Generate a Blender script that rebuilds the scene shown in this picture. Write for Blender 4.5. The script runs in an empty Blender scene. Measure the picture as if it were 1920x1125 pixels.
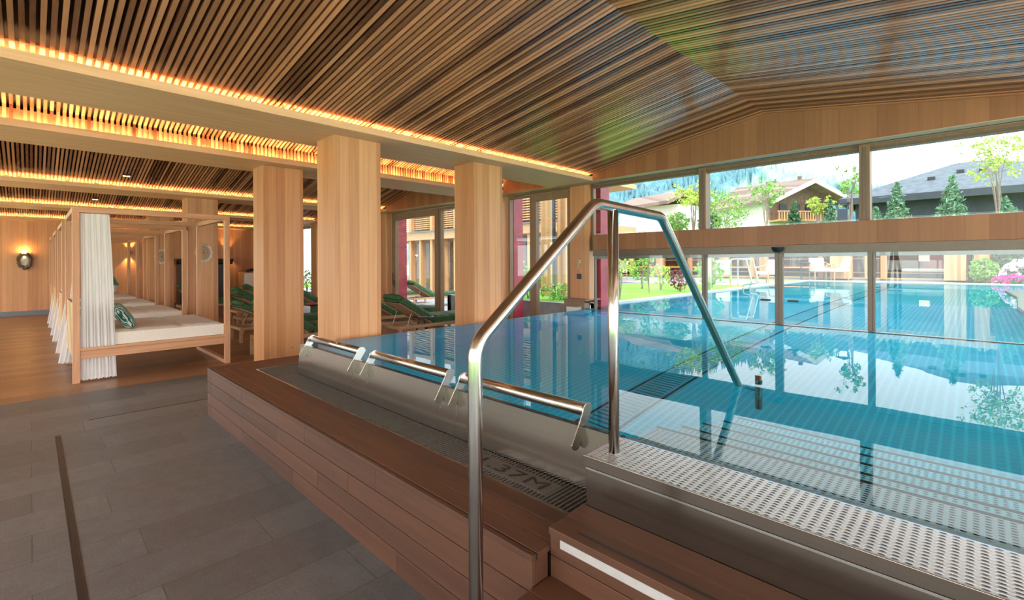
import bpy, math, random
from mathutils import Vector, Matrix
C = bpy.context.scene.collection
S = bpy.context.scene
random.seed(7)
PI = math.pi
# ------------------------------------------------------------------ camera
cam_data = bpy.data.cameras.new('camera'); cam = bpy.data.objects.new('camera', cam_data); C.objects.link(cam)
S.camera = cam
cam_data.sensor_width = 36.0
cam_data.lens = 885.0 / 1920.0 * 36.0
cam_data.shift_x = 0.0
cam_data.shift_y = -69.5 / 1920.0
cam_data.clip_start = 0.05; cam_data.clip_end = 2000
YAW = math.atan(868 / 885.0); ROLL = math.atan(8 / 1770.0)
cam.matrix_world = Matrix.Translation((0, 0, 1.5)) @ Matrix.Rotation(YAW, 4, 'Z') @ Matrix.Rotation(PI / 2, 4, 'X') @ Matrix.Rotation(-ROLL, 4, 'Z')
# ------------------------------------------------------------------ view
S.view_settings.view_transform = 'Standard'
S.view_settings.look = 'None'
S.view_settings.gamma = 1.0
S.view_settings.use_curve_mapping = False
S.view_settings.exposure = 0.58
S.render.engine = 'CYCLES'
cy = S.cycles
cy.use_denoising = True
cy.max_bounces = 10; cy.diffuse_bounces = 4; cy.glossy_bounces = 5; cy.transmission_bounces = 8; cy.transparent_max_bounces = 12; cy.volume_bounces = 0
cy.caustics_refractive = True; cy.caustics_reflective = True
cy.sample_clamp_indirect = 4.0
cy.sample_clamp_direct = 0.0
cy.blur_glossy = 0.2
# ------------------------------------------------------------------ world: bright cloudy sky
W = bpy.data.worlds.new('sky'); S.world = W; W.use_nodes = True
nt = W.node_tree; nt.nodes.clear()
def N(t, **k):
    n = nt.nodes.new(t)
    for a, b in k.items(): setattr(n, a, b)
    return n
o = N('ShaderNodeOutputWorld'); bg = N('ShaderNodeBackground'); tc = N('ShaderNodeTexCoord')
mp = N('ShaderNodeMapping'); mp.inputs['Scale'].default_value = (1.0, 1.0, 2.6)
ns = N('ShaderNodeTexNoise'); ns.inputs['Scale'].default_value = 1.7; ns.inputs['Detail'].default_value = 8; ns.inputs['Roughness'].default_value = 0.55
cr = N('ShaderNodeValToRGB')
cr.color_ramp.elements[0].position = 0.36; cr.color_ramp.elements[0].color = (0.50, 0.76, 0.98, 1)
cr.color_ramp.elements[1].position = 0.50; cr.color_ramp.elements[1].color = (1.0, 0.99, 0.99, 1)
nt.links.new(tc.outputs['Generated'], mp.inputs['Vector']); nt.links.new(mp.outputs['Vector'], ns.inputs['Vector'])
nt.links.new(ns.outputs['Fac'], cr.inputs['Fac']); nt.links.new(cr.outputs['Color'], bg.inputs['Color'])
bg.inputs['Strength'].default_value = 2.3
nt.links.new(bg.outputs['Background'], o.inputs['Surface'])
W.cycles.sampling_method = 'MANUAL'; W.cycles.sample_map_resolution = 256
# ------------------------------------------------------------------ sun (soft, through thin cloud)
sd = bpy.data.lights.new('sun', 'SUN'); sun = bpy.data.objects.new('sun', sd); C.objects.link(sun)
sd.energy = 2.0; sd.angle = math.radians(12); sd.color = (1, 0.95, 0.86)
sun.rotation_euler = Vector((0.62, -0.35, 1.0)).to_track_quat('Z', 'Y').to_euler()
# added fill lamps, out of view behind and beside, to brighten the hall
def area(name, loc, d, sx, sy, power, col=(1.0, 0.93, 0.86)):
    l = bpy.data.lights.new(name, 'AREA'); l.shape = 'RECTANGLE'; l.size = sx; l.size_y = sy; l.energy = power; l.color = col
    o_ = bpy.data.objects.new(name, l); C.objects.link(o_); o_.location = loc
    o_.rotation_euler = Vector(d).to_track_quat('-Z', 'Y').to_euler(); return o_
area('fill_back', (-2.0, -3.40, 1.75), (0, 1, 0), 10.0, 1.9, 120)
area('fill_back', (-13.5, -3.40, 1.55), (0, 1, 0), 12.0, 2.2, 130)
area('fill_side', (3.30, 1.4, 1.75), (-1, 0, 0), 9.0, 1.8, 200)
# ================================================================== helpers
class MB:
    def __init__(s): s.v = []; s.f = []
    def add(s, vs, fs):
        o = len(s.v); s.v += [tuple(v) for v in vs]; s.f += [tuple(i + o for i in f) for f in fs]; return s
    def box(s, x0, x1, y0, y1, z0, z1):
        if x0 > x1: x0, x1 = x1, x0
        if y0 > y1: y0, y1 = y1, y0
        if z0 > z1: z0, z1 = z1, z0
        return s.add([(x0,y0,z0),(x1,y0,z0),(x1,y1,z0),(x0,y1,z0),(x0,y0,z1),(x1,y0,z1),(x1,y1,z1),(x0,y1,z1)],
              [(3,2,1,0),(4,5,6,7),(0,1,5,4),(1,2,6,5),(2,3,7,6),(3,0,4,7)])
    def obox(s, c, ax, ay, az):       # oriented box: centre and three half axes
        c = Vector(c); ax = Vector(ax); ay = Vector(ay); az = Vector(az)
        vs = [c + i*ax + j*ay + k*az for k in (-1,1) for i, j in ((-1,-1),(1,-1),(1,1),(-1,1))]
        fs = [(3,2,1,0),(4,5,6,7),(0,1,5,4),(1,2,6,5),(2,3,7,6),(3,0,4,7)]
        if ax.cross(ay).dot(az) < 0: fs = [f[::-1] for f in fs]
        return s.add(vs, fs)
    def bar(s, p, q, w, h, up=(0,0,1)):
        p = Vector(p); q = Vector(q); d = (q - p); u = Vector(up); sx = d.cross(u)
        if sx.length < 1e-6: sx = Vector((1,0,0))
        sx.normalize(); uu = sx.cross(d).normalized()
        return s.obox((p+q)/2, d/2, sx*w/2, uu*h/2)
    def prism(s, poly, axis, a, b):   # poly: 2d points in the plane normal to axis
        def P(u, v, t):
            return {'x': (t,u,v), 'y': (u,t,v), 'z': (u,v,t)}[axis]
        n = len(poly); vs = [P(u,v,a) for u,v in poly] + [P(u,v,b) for u,v in poly]
        fs = [tuple(range(n))[::-1], tuple(range(n,2*n))] + [(i,(i+1)%n,n+(i+1)%n,n+i) for i in range(n)]
        area = sum(poly[i][0]*poly[(i+1)%n][1]-poly[(i+1)%n][0]*poly[i][1] for i in range(n))
        flip = (area < 0) ^ (axis == 'y') ^ (a > b)
        if flip: fs = [f[::-1] for f in fs]
        return s.add(vs, fs)
    def tube(s, pts, r, n=10, cap=True, closed=False):
        pts = [Vector(p) for p in pts]; m = len(pts); rs = r if isinstance(r, (list, tuple)) else [r]*m
        base = len(s.v); prev = None
        for i, p in enumerate(pts):
            a = pts[i-1] if (i > 0 or closed) else p; b = pts[(i+1) % m] if (i < m-1 or closed) else p
            t = (b - a)
            if t.length < 1e-9: t = Vector((0,0,1))
            t.normalize()
            if prev is None:
                u = t.orthogonal().normalized()
            else:
                u = prev - t*prev.dot(t)
                u = u.normalized() if u.length > 1e-6 else t.orthogonal().normalized()
            prev = u; w = t.cross(u)
            for k in range(n):
                a_ = 2*PI*k/n; s.v.append(tuple(p + (u*math.cos(a_) + w*math.sin(a_))*rs[i]))
        for i in range(m if closed else m-1):
            j = (i+1) % m
            for k in range(n):
                s.f.append((base+i*n+k, base+i*n+(k+1)%n, base+j*n+(k+1)%n, base+j*n+k))
        if cap and not closed:
            s.f.append(tuple(base+k for k in range(n))[::-1]); s.f.append(tuple(base+(m-1)*n+k for k in range(n)))
        return s
    def lathe(s, prof, c=(0,0,0), n=20, rot=None):
        base = len(s.v); c = Vector(c)
        for r, z in prof:
            for k in range(n):
                a = 2*PI*k/n; p = Vector((r*math.cos(a), r*math.sin(a), z))
                if rot: p = rot @ p
                s.v.append(tuple(c+p))
        m = len(prof)
        for i in range(m-1):
            for k in range(n):
                s.f.append((base+i*n+k, base+i*n+(k+1)%n, base+(i+1)*n+(k+1)%n, base+(i+1)*n+k))
        s.f.append(tuple(base+k for k in range(n))[::-1]); s.f.append(tuple(base+(m-1)*n+k for k in range(n)))
        return s
    def grid(s, fn, nu, nv, flip=False):
        base = len(s.v)
        for i in range(nu+1):
            for j in range(nv+1): s.v.append(tuple(fn(i/nu, j/nv)))
        for i in range(nu):
            for j in range(nv):
                a = base+i*(nv+1)+j; f = (a, a+nv+1, a+nv+2, a+1); s.f.append(f[::-1] if flip else f)
        return s
    def build(s, name, m, parent=None, smooth=False, bevel=0, seg=2, solid=0, sub=0):
        me = bpy.data.meshes.new(name); me.from_pydata(s.v, [], s.f); me.update()
        ob = bpy.data.objects.new(name, me); C.objects.link(ob); me.materials.append(m)
        if smooth:
            for p in me.polygons: p.use_smooth = True
        if solid:
            d = ob.modifiers.new('solid','SOLIDIFY'); d.thickness = solid; d.offset = 0
        if bevel:
            d = ob.modifiers.new('bevel','BEVEL'); d.width = bevel; d.segments = seg; d.limit_method = 'ANGLE'; d.angle_limit = 0.7
        if sub:
            d = ob.modifiers.new('sub','SUBSURF'); d.levels = sub; d.render_levels = sub
        if parent: ob.parent = parent
        return ob
def thing(name, label, cat, loc=(0,0,0), rz=0, group=None):
    o = bpy.data.objects.new(name, None); C.objects.link(o); o.empty_display_size = 0.1
    o.location = loc; o.rotation_euler = (0,0,rz); o['label'] = label; o['category'] = cat
    if group: o['group'] = group
    return o
def tag(o, label, cat, group=None, kind=None):
    o['label'] = label; o['category'] = cat
    if group: o['group'] = group
    if kind: o['kind'] = kind
    return o
def struct(o): o['kind'] = 'structure'; return o
def kids(o): return [c for c in bpy.data.objects if c.parent == o]
def dup(root, loc, rz=0, label=None, group=None, scale=None):
    r = root.copy(); C.objects.link(r); r.location = loc; r.rotation_euler = (0,0,rz)
    if label: r['label'] = label
    if group: r['group'] = group
    if scale: r.scale = scale
    for ch in kids(root):
        c = ch.copy(); C.objects.link(c); c.parent = r
        for g in kids(ch):
            d = g.copy(); C.objects.link(d); d.parent = c
    return r
# ------------------------------------------------------------------ materials
def mat(name):
    m = bpy.data.materials.new(name); m.use_nodes = True; t = m.node_tree; t.nodes.clear()
    out = t.nodes.new('ShaderNodeOutputMaterial'); b = t.nodes.new('ShaderNodeBsdfPrincipled')
    t.links.new(b.outputs[0], out.inputs['Surface'])
    return m, t, b, out
def mth(t, op, a, b=None, clamp=False):
    n = t.nodes.new('ShaderNodeMath'); n.operation = op; n.use_clamp = clamp
    for i, x in enumerate((a, b)):
        if x is None: continue
        if isinstance(x, (int, float)): n.inputs[i].default_value = x
        else: t.links.new(x, n.inputs[i])
    return n.outputs[0]
def ramp(t, fac, stops):
    n = t.nodes.new('ShaderNodeValToRGB'); e = n.color_ramp.elements
    while len(e) < len(stops): e.new(0.5)
    for i, (p, c) in enumerate(stops): e[i].position = p; e[i].color = (*c, 1)
    t.links.new(fac, n.inputs['Fac']); return n.outputs['Color']
def mixc(t, fac, a, b, mode='MIX'):
    n = t.nodes.new('ShaderNodeMix'); n.data_type = 'RGBA'; n.blend_type = mode
    for i, x in ((0, fac), (6, a), (7, b)):
        if isinstance(x, (int, float)): n.inputs[i].default_value = x
        elif isinstance(x, tuple): n.inputs[i].default_value = (*x, 1)
        else: t.links.new(x, n.inputs[i])
    return n.outputs[2]
def objco(t, scale=(1,1,1)):
    c = t.nodes.new('ShaderNodeTexCoord'); m = t.nodes.new('ShaderNodeMapping'); m.inputs['Scale'].default_value = scale
    t.links.new(c.outputs['Object'], m.inputs['Vector']); return m.outputs['Vector']
def noise(t, vec, scale, detail=4, rough=0.5):
    n = t.nodes.new('ShaderNodeTexNoise'); n.inputs['Scale'].default_value = scale; n.inputs['Detail'].default_value = detail
    n.inputs['Roughness'].default_value = rough; t.links.new(vec, n.inputs['Vector']); return n.outputs['Fac']
def bump(t, b, h, strength, dist=0.01):
    n = t.nodes.new('ShaderNodeBump'); n.inputs['Strength'].default_value = strength; n.inputs['Distance'].default_value = dist
    t.links.new(h, n.inputs['Height']); t.links.new(n.outputs[0], b.inputs['Normal'])
def plain(name, col, rough=0.5, metal=0.0, var=0.0, scale=30, bmp=0.0, spec=None):
    m, t, b, _ = mat(name); b.inputs['Roughness'].default_value = rough; b.inputs['Metallic'].default_value = metal
    v = objco(t)
    f = noise(t, v, scale, 3)
    lo = tuple(c*(1-var) for c in col); hi = tuple(min(1, c*(1+var)) for c in col)
    t.links.new(ramp(t, f, [(0.3, lo), (0.7, hi)]), b.inputs['Base Color'])
    if bmp: bump(t, b, f, bmp)
    if spec is not None: b.inputs['Specular IOR Level'].default_value = spec
    return m
def wood(name, dark, light, grain='z', w=0.0, rough=0.45, island=False, joint=0.006, gs=1.0, knots=0.0, seam=0.55, isl=0.65):
    """planked timber; grain = axis of the fibres, w = plank width (0: none)"""
    m, t, b, _ = mat(name); b.inputs['Roughness'].default_value = rough
    k = {'x': (1.2, 26, 26), 'y': (26, 1.2, 26), 'z': (26, 26, 1.2)}[grain]
    v = objco(t, tuple(a*gs for a in k))
    c = t.nodes.new('ShaderNodeTexCoord'); sx = t.nodes.new('ShaderNodeSeparateXYZ'); t.links.new(c.outputs['Object'], sx.inputs[0])
    if w:
        if grain == 'z': u = mth(t, 'ADD', sx.outputs[0], sx.outputs[1])
        elif grain == 'y': u = mth(t, 'ADD', sx.outputs[0], sx.outputs[2])
        else: u = mth(t, 'ADD', sx.outputs[1], sx.outputs[2])
        uw = mth(t, 'DIVIDE', u, w); idx = mth(t, 'FLOOR', uw); fr = mth(t, 'FRACT', uw)
        wn = t.nodes.new('ShaderNodeTexWhiteNoise'); wn.noise_dimensions = '1D'; t.links.new(idx, wn.inputs['W']); rnd = wn.outputs['Value']
    elif island:
        g = t.nodes.new('ShaderNodeNewGeometry'); rnd = g.outputs['Random Per Island']
    else: rnd = None
    if rnd is not None:
        off = t.nodes.new('ShaderNodeVectorMath'); off.operation = 'ADD'
        cmb = t.nodes.new('ShaderNodeCombineXYZ')
        for i in range(3): t.links.new(mth(t, 'MULTIPLY', rnd, 37.0), cmb.inputs[i])
        t.links.new(v, off.inputs[0]); t.links.new(cmb.outputs[0], off.inputs[1]); v = off.outputs[0]
    f = noise(t, v, 1.0, 6, 0.6)
    if rnd is not None: f = mth(t, 'ADD', mth(t, 'MULTIPLY', f, 1-isl), mth(t, 'MULTIPLY', rnd, isl))
    col = ramp(t, f, [(0.15, dark), (0.85, light)])
    if w:
        j = mth(t, 'LESS_THAN', fr, joint/w)
        col = mixc(t, mth(t, 'MULTIPLY', j, seam), col, tuple(a*0.35 for a in dark))
    if knots:
        vk = objco(t, (3.2, 3.2, 3.2)); vo = t.nodes.new('ShaderNodeTexVoronoi'); vo.inputs['Scale'].default_value = 1.0; t.links.new(vk, vo.inputs['Vector'])
        kk = mth(t, 'LESS_THAN', vo.outputs['Distance'], knots)
        col = mixc(t, mth(t, 'MULTIPLY', kk, 0.75), col, (0.10, 0.035, 0.015))
    t.links.new(col, b.inputs['Base Color'])
    bump(t, b, f, 0.12, 0.004)
    return m
def steel(name, col=(0.62, 0.60, 0.57), rough=0.28, axis=None):
    m, t, b, _ = mat(name); b.inputs['Metallic'].default_value = 1.0
    k = {None: (8, 8, 8), 'x': (1.5, 220, 220), 'z': (220, 220, 1.5)}[axis]
    f = noise(t, objco(t, k), 1.0, 4, 0.6)
    t.links.new(ramp(t, f, [(0.3, tuple(c*0.88 for c in col)), (0.7, col)]), b.inputs['Base Color'])
    r = mth(t, 'ADD', mth(t, 'MULTIPLY', f, 0.14), rough - 0.07); t.links.new(r, b.inputs['Roughness'])
    return m
M = {}
M['panel'] = wood('oak_panel', (0.42, 0.170, 0.062), (0.70, 0.36, 0.165), 'z', w=0.105, rough=0.42, joint=0.003, knots=0.035, isl=0.42)
M['gable'] = wood('gable_panel', (0.20, 0.072, 0.028), (0.33, 0.14, 0.058), 'z', w=0.17, rough=0.45, joint=0.003, isl=0.4)
M['beam'] = wood('beam_timber', (0.64, 0.33, 0.16), (0.90, 0.54, 0.30), 'y', w=0, rough=0.5)
M['beamx'] = wood('lintel_timber', (0.44, 0.25, 0.12), (0.68, 0.45, 0.26), 'x', w=0, rough=0.5)
M['slat'] = wood('ceiling_slat', (0.085, 0.026, 0.012), (0.72, 0.315, 0.155), 'x', island=True, rough=0.22, isl=0.7)
M['slat'].node_tree.nodes['Principled BSDF'].inputs['Specular IOR Level'].default_value = 1.0
M['dark'] = plain('dark_backing', (0.018, 0.012, 0.009), 0.8)
M['deck'] = wood('thermo_deck', (0.040, 0.0145, 0.008), (0.130, 0.050, 0.024), 'x', island=True, rough=0.5, isl=0.3)
M['decky'] = wood('thermo_deck_cross', (0.040, 0.0145, 0.008), (0.130, 0.050, 0.024), 'y', island=True, rough=0.5, isl=0.3)
M['bed'] = wood('larch', (0.42, 0.19, 0.09), (0.70, 0.39, 0.22), 'z', rough=0.5, knots=0.05)
M['bedy'] = wood('larch_rail', (0.42, 0.19, 0.09), (0.70, 0.39, 0.22), 'y', rough=0.5)
M['rough'] = wood('rough_board', (0.30, 0.17, 0.07), (0.62, 0.42, 0.20), 'y', w=0.11, rough=0.7)
M['teak'] = wood('teak', (0.30, 0.15, 0.065), (0.58, 0.36, 0.19), 'y', rough=0.5)
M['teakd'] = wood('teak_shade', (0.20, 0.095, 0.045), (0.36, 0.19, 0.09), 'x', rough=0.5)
M['facade'] = wood('outside_timber', (0.42, 0.20, 0.085), (0.72, 0.44, 0.22), 'z', w=0.09, rough=0.6, joint=0.004, knots=0.05)
M['frame'] = wood('window_timber', (0.15, 0.085, 0.045), (0.27, 0.165, 0.095), 'z', rough=0.45)
M['steel'] = steel('stainless', rough=0.24)
M['steelx'] = steel('brushed_stainless', (0.27, 0.225, 0.19), 0.18, 'x')
M['tube'] = steel('polished_tube', (0.66, 0.63, 0.60), 0.20)
M['alu'] = plain('aluminium', (0.135, 0.105, 0.082), 0.38, 0.4, 0.06)
M['tread'] = steel('tread_steel', (0.86, 0.88, 0.90), 0.36)
M['strip'] = plain('nosing_aluminium', (0.42, 0.39, 0.385), 0.5, 0.0, 0.05)
M['alud'] = plain('dark_aluminium', (0.17, 0.19, 0.19), 0.35, 0.7, 0.06)
M['black'] = plain('black_plastic', (0.012, 0.012, 0.013), 0.4)
M['grate'] = plain('grate_plastic', (0.105, 0.10, 0.092), 0.38, 0.0, 0.35, 160)
M['plinth'] = plain('plinth_steel', (0.16, 0.18, 0.20), 0.4, 0.5, 0.1)
M['red'] = plain('red_column_paint', (0.36, 0.03, 0.055), 0.35, 0, 0.25, 5)
M['white'] = plain('white_cotton', (0.80, 0.78, 0.76), 0.9, 0, 0.05, 60)
M['cream'] = plain('cream_mattress', (0.78, 0.72, 0.65), 0.92, 0, 0.05, 40)
M['towel'] = plain('grey_towel', (0.60, 0.59, 0.60), 0.95, 0, 0.08, 120, 0.3)
M['green'] = plain('green_cushion', (0.028, 0.085, 0.026), 0.75, 0, 0.30, 14)
M['yellow'] = plain('yellow_green_pillow', (0.30, 0.30, 0.03), 0.8, 0, 0.2, 20)
M['redcloth'] = plain('red_fabric', (0.42, 0.06, 0.06), 0.8, 0, 0.1)
M['ebony'] = plain('carved_dark_wood', (0.022, 0.014, 0.012), 0.35, 0, 0.3, 60)
M['chrome'] = plain('chrome', (0.75, 0.75, 0.75), 0.12, 1.0)
M['wicker'] = plain('dried_twigs', (0.40, 0.27, 0.17), 0.8, 0, 0.5, 60)
M['bark'] = plain('bark', (0.26, 0.22, 0.18), 0.85, 0, 0.35, 40)
M['barkd'] = plain('dark_bark', (0.12, 0.085, 0.06), 0.85, 0, 0.35, 40)
M['pot'] = plain('grey_pot', (0.14, 0.17, 0.21), 0.5, 0, 0.1)
M['plaster'] = plain('white_plaster', (0.80, 0.79, 0.77), 0.9, 0, 0.04, 3)
M['shingle'] = plain('grey_shingle', (0.10, 0.13, 0.165), 0.8, 0, 0.25, 3)
M['chshingle'] = wood('shingle_roof', (0.15, 0.095, 0.08), (0.33, 0.235, 0.20), 'z', w=0.5, rough=0.8)
M['darkclad'] = plain('dark_cladding', (0.035, 0.05, 0.07), 0.6, 0, 0.2, 2)
M['brownclad'] = plain('brown_cladding', (0.22, 0.13, 0.085), 0.8, 0, 0.25, 4)
M['paving'] = plain('paving', (0.32, 0.32, 0.34), 0.7, 0, 0.12, 8)
M['stonedark'] = plain('dark_slate', (0.05, 0.075, 0.075), 0.4, 0, 0.4, 9)
M['lamp'] = plain('lamp_white', (0.85, 0.82, 0.75), 0.5)
M['magenta'] = plain('magenta_blossom', (0.70, 0.03, 0.32), 0.7, 0, 0.25, 20)
M['wblossom'] = plain('white_blossom', (0.80, 0.74, 0.76), 0.8, 0, 0.12, 20)
def leafm(name, a, b_):
    m, t, b, _ = mat(name); b.inputs['Roughness'].default_value = 0.6; b.inputs['Specular IOR Level'].default_value = 0.3
    g = t.nodes.new('ShaderNodeNewGeometry')
    t.links.new(ramp(t, g.outputs['Random Per Island'], [(0.0, a), (1.0, b_)]), b.inputs['Base Color'])
    b.inputs['Transmission Weight'].default_value = 0.0
    return m
M['leaf'] = leafm('leaf_green', (0.10, 0.30, 0.05), (0.34, 0.62, 0.14))
M['leafy'] = leafm('leaf_yellow_green', (0.30, 0.50, 0.07), (0.62, 0.78, 0.18))
M['leafd'] = leafm('leaf_dark', (0.02, 0.10, 0.05), (0.12, 0.28, 0.14))
M['leafc'] = leafm('conifer_needles', (0.08, 0.22, 0.14), (0.26, 0.48, 0.30))
M['leafr'] = leafm('leaf_purple', (0.12, 0.02, 0.05), (0.34, 0.08, 0.12))
M['sedum'] = leafm('sedum', (0.25, 0.32, 0.10), (0.58, 0.55, 0.25))
def emit(name, col, s):
    m = bpy.data.materials.new(name); m.use_nodes = True; t = m.node_tree; t.nodes.clear()
    out = t.nodes.new('ShaderNodeOutputMaterial'); e = t.nodes.new('ShaderNodeEmission'); e.inputs[0].default_value = (*col, 1); e.inputs[1].default_value = s
    t.links.new(e.outputs[0], out.inputs[0]); return m
M['led'] = emit('warm_led', (1.0, 0.60, 0.24), 100.0)
M['bulb'] = emit('warm_bulb', (1.0, 0.58, 0.22), 6.0)
M['glow'] = emit('orange_glow', (1.0, 0.30, 0.06), 2.2)
M['shade'] = emit('lampshade_glow', (1.0, 0.62, 0.30), 1.6)
def glassm(name, tint=(0.97, 0.99, 0.985)):
    m = bpy.data.materials.new(name); m.use_nodes = True; t = m.node_tree; t.nodes.clear()
    out = t.nodes.new('ShaderNodeOutputMaterial'); tr = t.nodes.new('ShaderNodeBsdfTransparent'); tr.inputs[0].default_value = (*tint, 1)
    gl = t.nodes.new('ShaderNodeBsdfGlossy'); gl.inputs['Roughness'].default_value = 0.0
    mx = t.nodes.new('ShaderNodeMixShader'); fr = t.nodes.new('ShaderNodeFresnel'); fr.inputs[0].default_value = 1.45
    ge = t.nodes.new('ShaderNodeNewGeometry'); t.links.new(mth(t, 'ADD', mth(t, 'MULTIPLY', ge.outputs['Backfacing'], 1/1.45-1.45), 1.45), fr.inputs[0])
    t.links.new(fr.outputs[0], mx.inputs[0]); t.links.new(tr.outputs[0], mx.inputs[1]); t.links.new(gl.outputs[0], mx.inputs[2]); t.links.new(mx.outputs[0], out.inputs[0])
    return m
M['glass'] = glassm('window_glass')
M['amber'] = plain('amber_tea', (0.55, 0.25, 0.01), 0.1)
def stonem():
    m, t, b, _ = mat('granite_slabs'); v = objco(t)
    br = t.nodes.new('ShaderNodeTexBrick'); mp = t.nodes.new('ShaderNodeMapping'); mp.inputs['Rotation'].default_value = (0, 0, PI/2)
    t.links.new(v, mp.inputs['Vector']); t.links.new(mp.outputs[0], br.inputs['Vector'])
    br.inputs['Scale'].default_value = 1.0; br.inputs['Brick Width'].default_value = 1.15; br.inputs['Row Height'].default_value = 0.34
    br.inputs['Mortar Size'].default_value = 0.0022; br.inputs['Mortar Smooth'].default_value = 0.2; br.offset = 0.37; br.offset_frequency = 2; br.squash = 0.8; br.squash_frequency = 3
    br.inputs['Color1'].default_value = (0.092, 0.094, 0.098, 1); br.inputs['Color2'].default_value = (0.136, 0.139, 0.144, 1); br.inputs['Mortar'].default_value = (0.05, 0.048, 0.047, 1)
    f = noise(t, v, 90, 6, 0.8); f2 = noise(t, v, 9, 5, 0.7)
    col = mixc(t, 1.0, br.outputs['Color'], ramp(t, f, [(0.25, (0.55,0.55,0.55)), (0.75, (1.5,1.5,1.48))]), 'MULTIPLY')
    col = mixc(t, 1.0, col, ramp(t, f2, [(0.3, (0.82,0.81,0.80)), (0.7, (1.12,1.12,1.12))]), 'MULTIPLY')
    t.links.new(col, b.inputs['Base Color']); b.inputs['Roughness'].default_value = 0.42
    bump(t, b, f, 0.15, 0.003); return m
M['stone'] = stonem()
def floorwood():
    m, t, b, _ = mat('oak_floor'); v = objco(t)
    br = t.nodes.new('ShaderNodeTexBrick'); mp = t.nodes.new('ShaderNodeMapping'); mp.inputs['Rotation'].default_value = (0, 0, PI/2)
    t.links.new(v, mp.inputs['Vector']); t.links.new(mp.outputs[0], br.inputs['Vector'])
    br.inputs['Scale'].default_value = 1.0; br.inputs['Brick Width'].default_value = 1.6; br.inputs['Row Height'].default_value = 0.26
    br.inputs['Mortar Size'].default_value = 0.0012; br.offset = 0.4
    br.inputs['Color1'].default_value = (0.20, 0.095, 0.045, 1); br.inputs['Color2'].default_value = (0.34, 0.18, 0.09, 1); br.inputs['Mortar'].default_value = (0.07, 0.03, 0.015, 1)
    f = noise(t, objco(t, (22, 1.6, 1)), 1.0, 6, 0.65)
    col = mixc(t, 1.0, br.outputs['Color'], ramp(t, f, [(0.2, (0.62,0.60,0.58)), (0.8, (1.25,1.25,1.25))]), 'MULTIPLY')
    t.links.new(col, b.inputs['Base Color']); b.inputs['Roughness'].default_value = 0.36
    bump(t, b, f, 0.1, 0.003); return m
M['floorwood'] = floorwood()
def basinm():
    m, t, b, _ = mat('pool_steel'); c = t.nodes.new('ShaderNodeTexCoord'); sx = t.nodes.new('ShaderNodeSeparateXYZ'); t.links.new(c.outputs['Object'], sx.inputs[0])
    s1 = mth(t, 'SINE', mth(t, 'MULTIPLY', sx.outputs[0], 2*PI/0.06)); s2 = mth(t, 'SINE', mth(t, 'MULTIPLY', sx.outputs[1], 2*PI/0.06))
    f = mth(t, 'MAXIMUM', s1, mth(t, 'MULTIPLY', s2, 0.55)); f = mth(t, 'ADD', mth(t, 'MULTIPLY', f, 0.5), 0.5)
    t.links.new(ramp(t, f, [(0.60, (0.66, 0.72, 0.74)), (0.95, (0.90, 0.93, 0.93))]), b.inputs['Base Color'])
    b.inputs['Roughness'].default_value = 0.45; b.inputs['Metallic'].default_value = 0.15; return m
M['basin'] = basinm()
M['basinw'] = plain('pool_wall_steel', (0.62, 0.68, 0.70), 0.4, 0.2, 0.05, 2)
def waterm():
    m = bpy.data.materials.new('pool_water'); m.use_nodes = True; t = m.node_tree; t.nodes.clear()
    out = t.nodes.new('ShaderNodeOutputMaterial'); g = t.nodes.new('ShaderNodeBsdfRefraction'); g.inputs['IOR'].default_value = 1.33; g.inputs['Roughness'].default_value = 0.0
    g.inputs['Color'].default_value = (1, 1, 1, 1); gs = t.nodes.new('ShaderNodeBsdfGlossy'); gs.inputs['Roughness'].default_value = 0.0
    fr = t.nodes.new('ShaderNodeFresnel'); fr.inputs['IOR'].default_value = 1.33; mx = t.nodes.new('ShaderNodeMixShader')
    ge = t.nodes.new('ShaderNodeNewGeometry')    # reflection slightly softened on the air side only
    k_ = mth(t, 'ADD', mth(t, 'MULTIPLY', ge.outputs['Backfacing'], 0.24), 0.76); t.links.new(mth(t, 'MULTIPLY', fr.outputs[0], k_), mx.inputs[0])
    t.links.new(g.outputs[0], mx.inputs[1]); t.links.new(gs.outputs[0], mx.inputs[2])
    va = t.nodes.new('ShaderNodeVolumeAbsorption'); va.inputs['Color'].default_value = (0.0, 0.86, 0.94, 1); va.inputs['Density'].default_value = 0.95
    c = t.nodes.new('ShaderNodeTexCoord'); n = t.nodes.new('ShaderNodeTexNoise'); n.inputs['Scale'].default_value = 1.3; n.inputs['Detail'].default_value = 2
    t.links.new(c.outputs['Object'], n.inputs['Vector'])
    bp = t.nodes.new('ShaderNodeBump'); bp.inputs['Strength'].default_value = 0.02; bp.inputs['Distance'].default_value = 0.05
    t.links.new(n.outputs['Fac'], bp.inputs['Height']); t.links.new(bp.outputs[0], g.inputs['Normal']); t.links.new(bp.outputs[0], gs.inputs['Normal']); t.links.new(bp.outputs[0], fr.inputs['Normal'])
    t.links.new(mx.outputs[0], out.inputs['Surface']); t.links.new(va.outputs[0], out.inputs['Volume']); return m
M['water'] = waterm()
def printm():
    m, t, b, _ = mat('leaf_print_fabric'); b.inputs['Roughness'].default_value = 0.8
    v = objco(t, (1, 1, 0.45)); vo = t.nodes.new('ShaderNodeTexWave'); vo.inputs['Scale'].default_value = 14; vo.inputs['Distortion'].default_value = 12; vo.inputs['Detail'].default_value = 2
    t.links.new(v, vo.inputs['Vector'])
    t.links.new(ramp(t, vo.outputs['Fac'], [(0.25, (0.0,0.10,0.10)), (0.45, (0.02,0.25,0.22)), (0.66, (0.08,0.36,0.16)), (0.86, (0.80,0.80,0.74))]), b.inputs['Base Color']); return m
M['print'] = printm()
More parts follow.
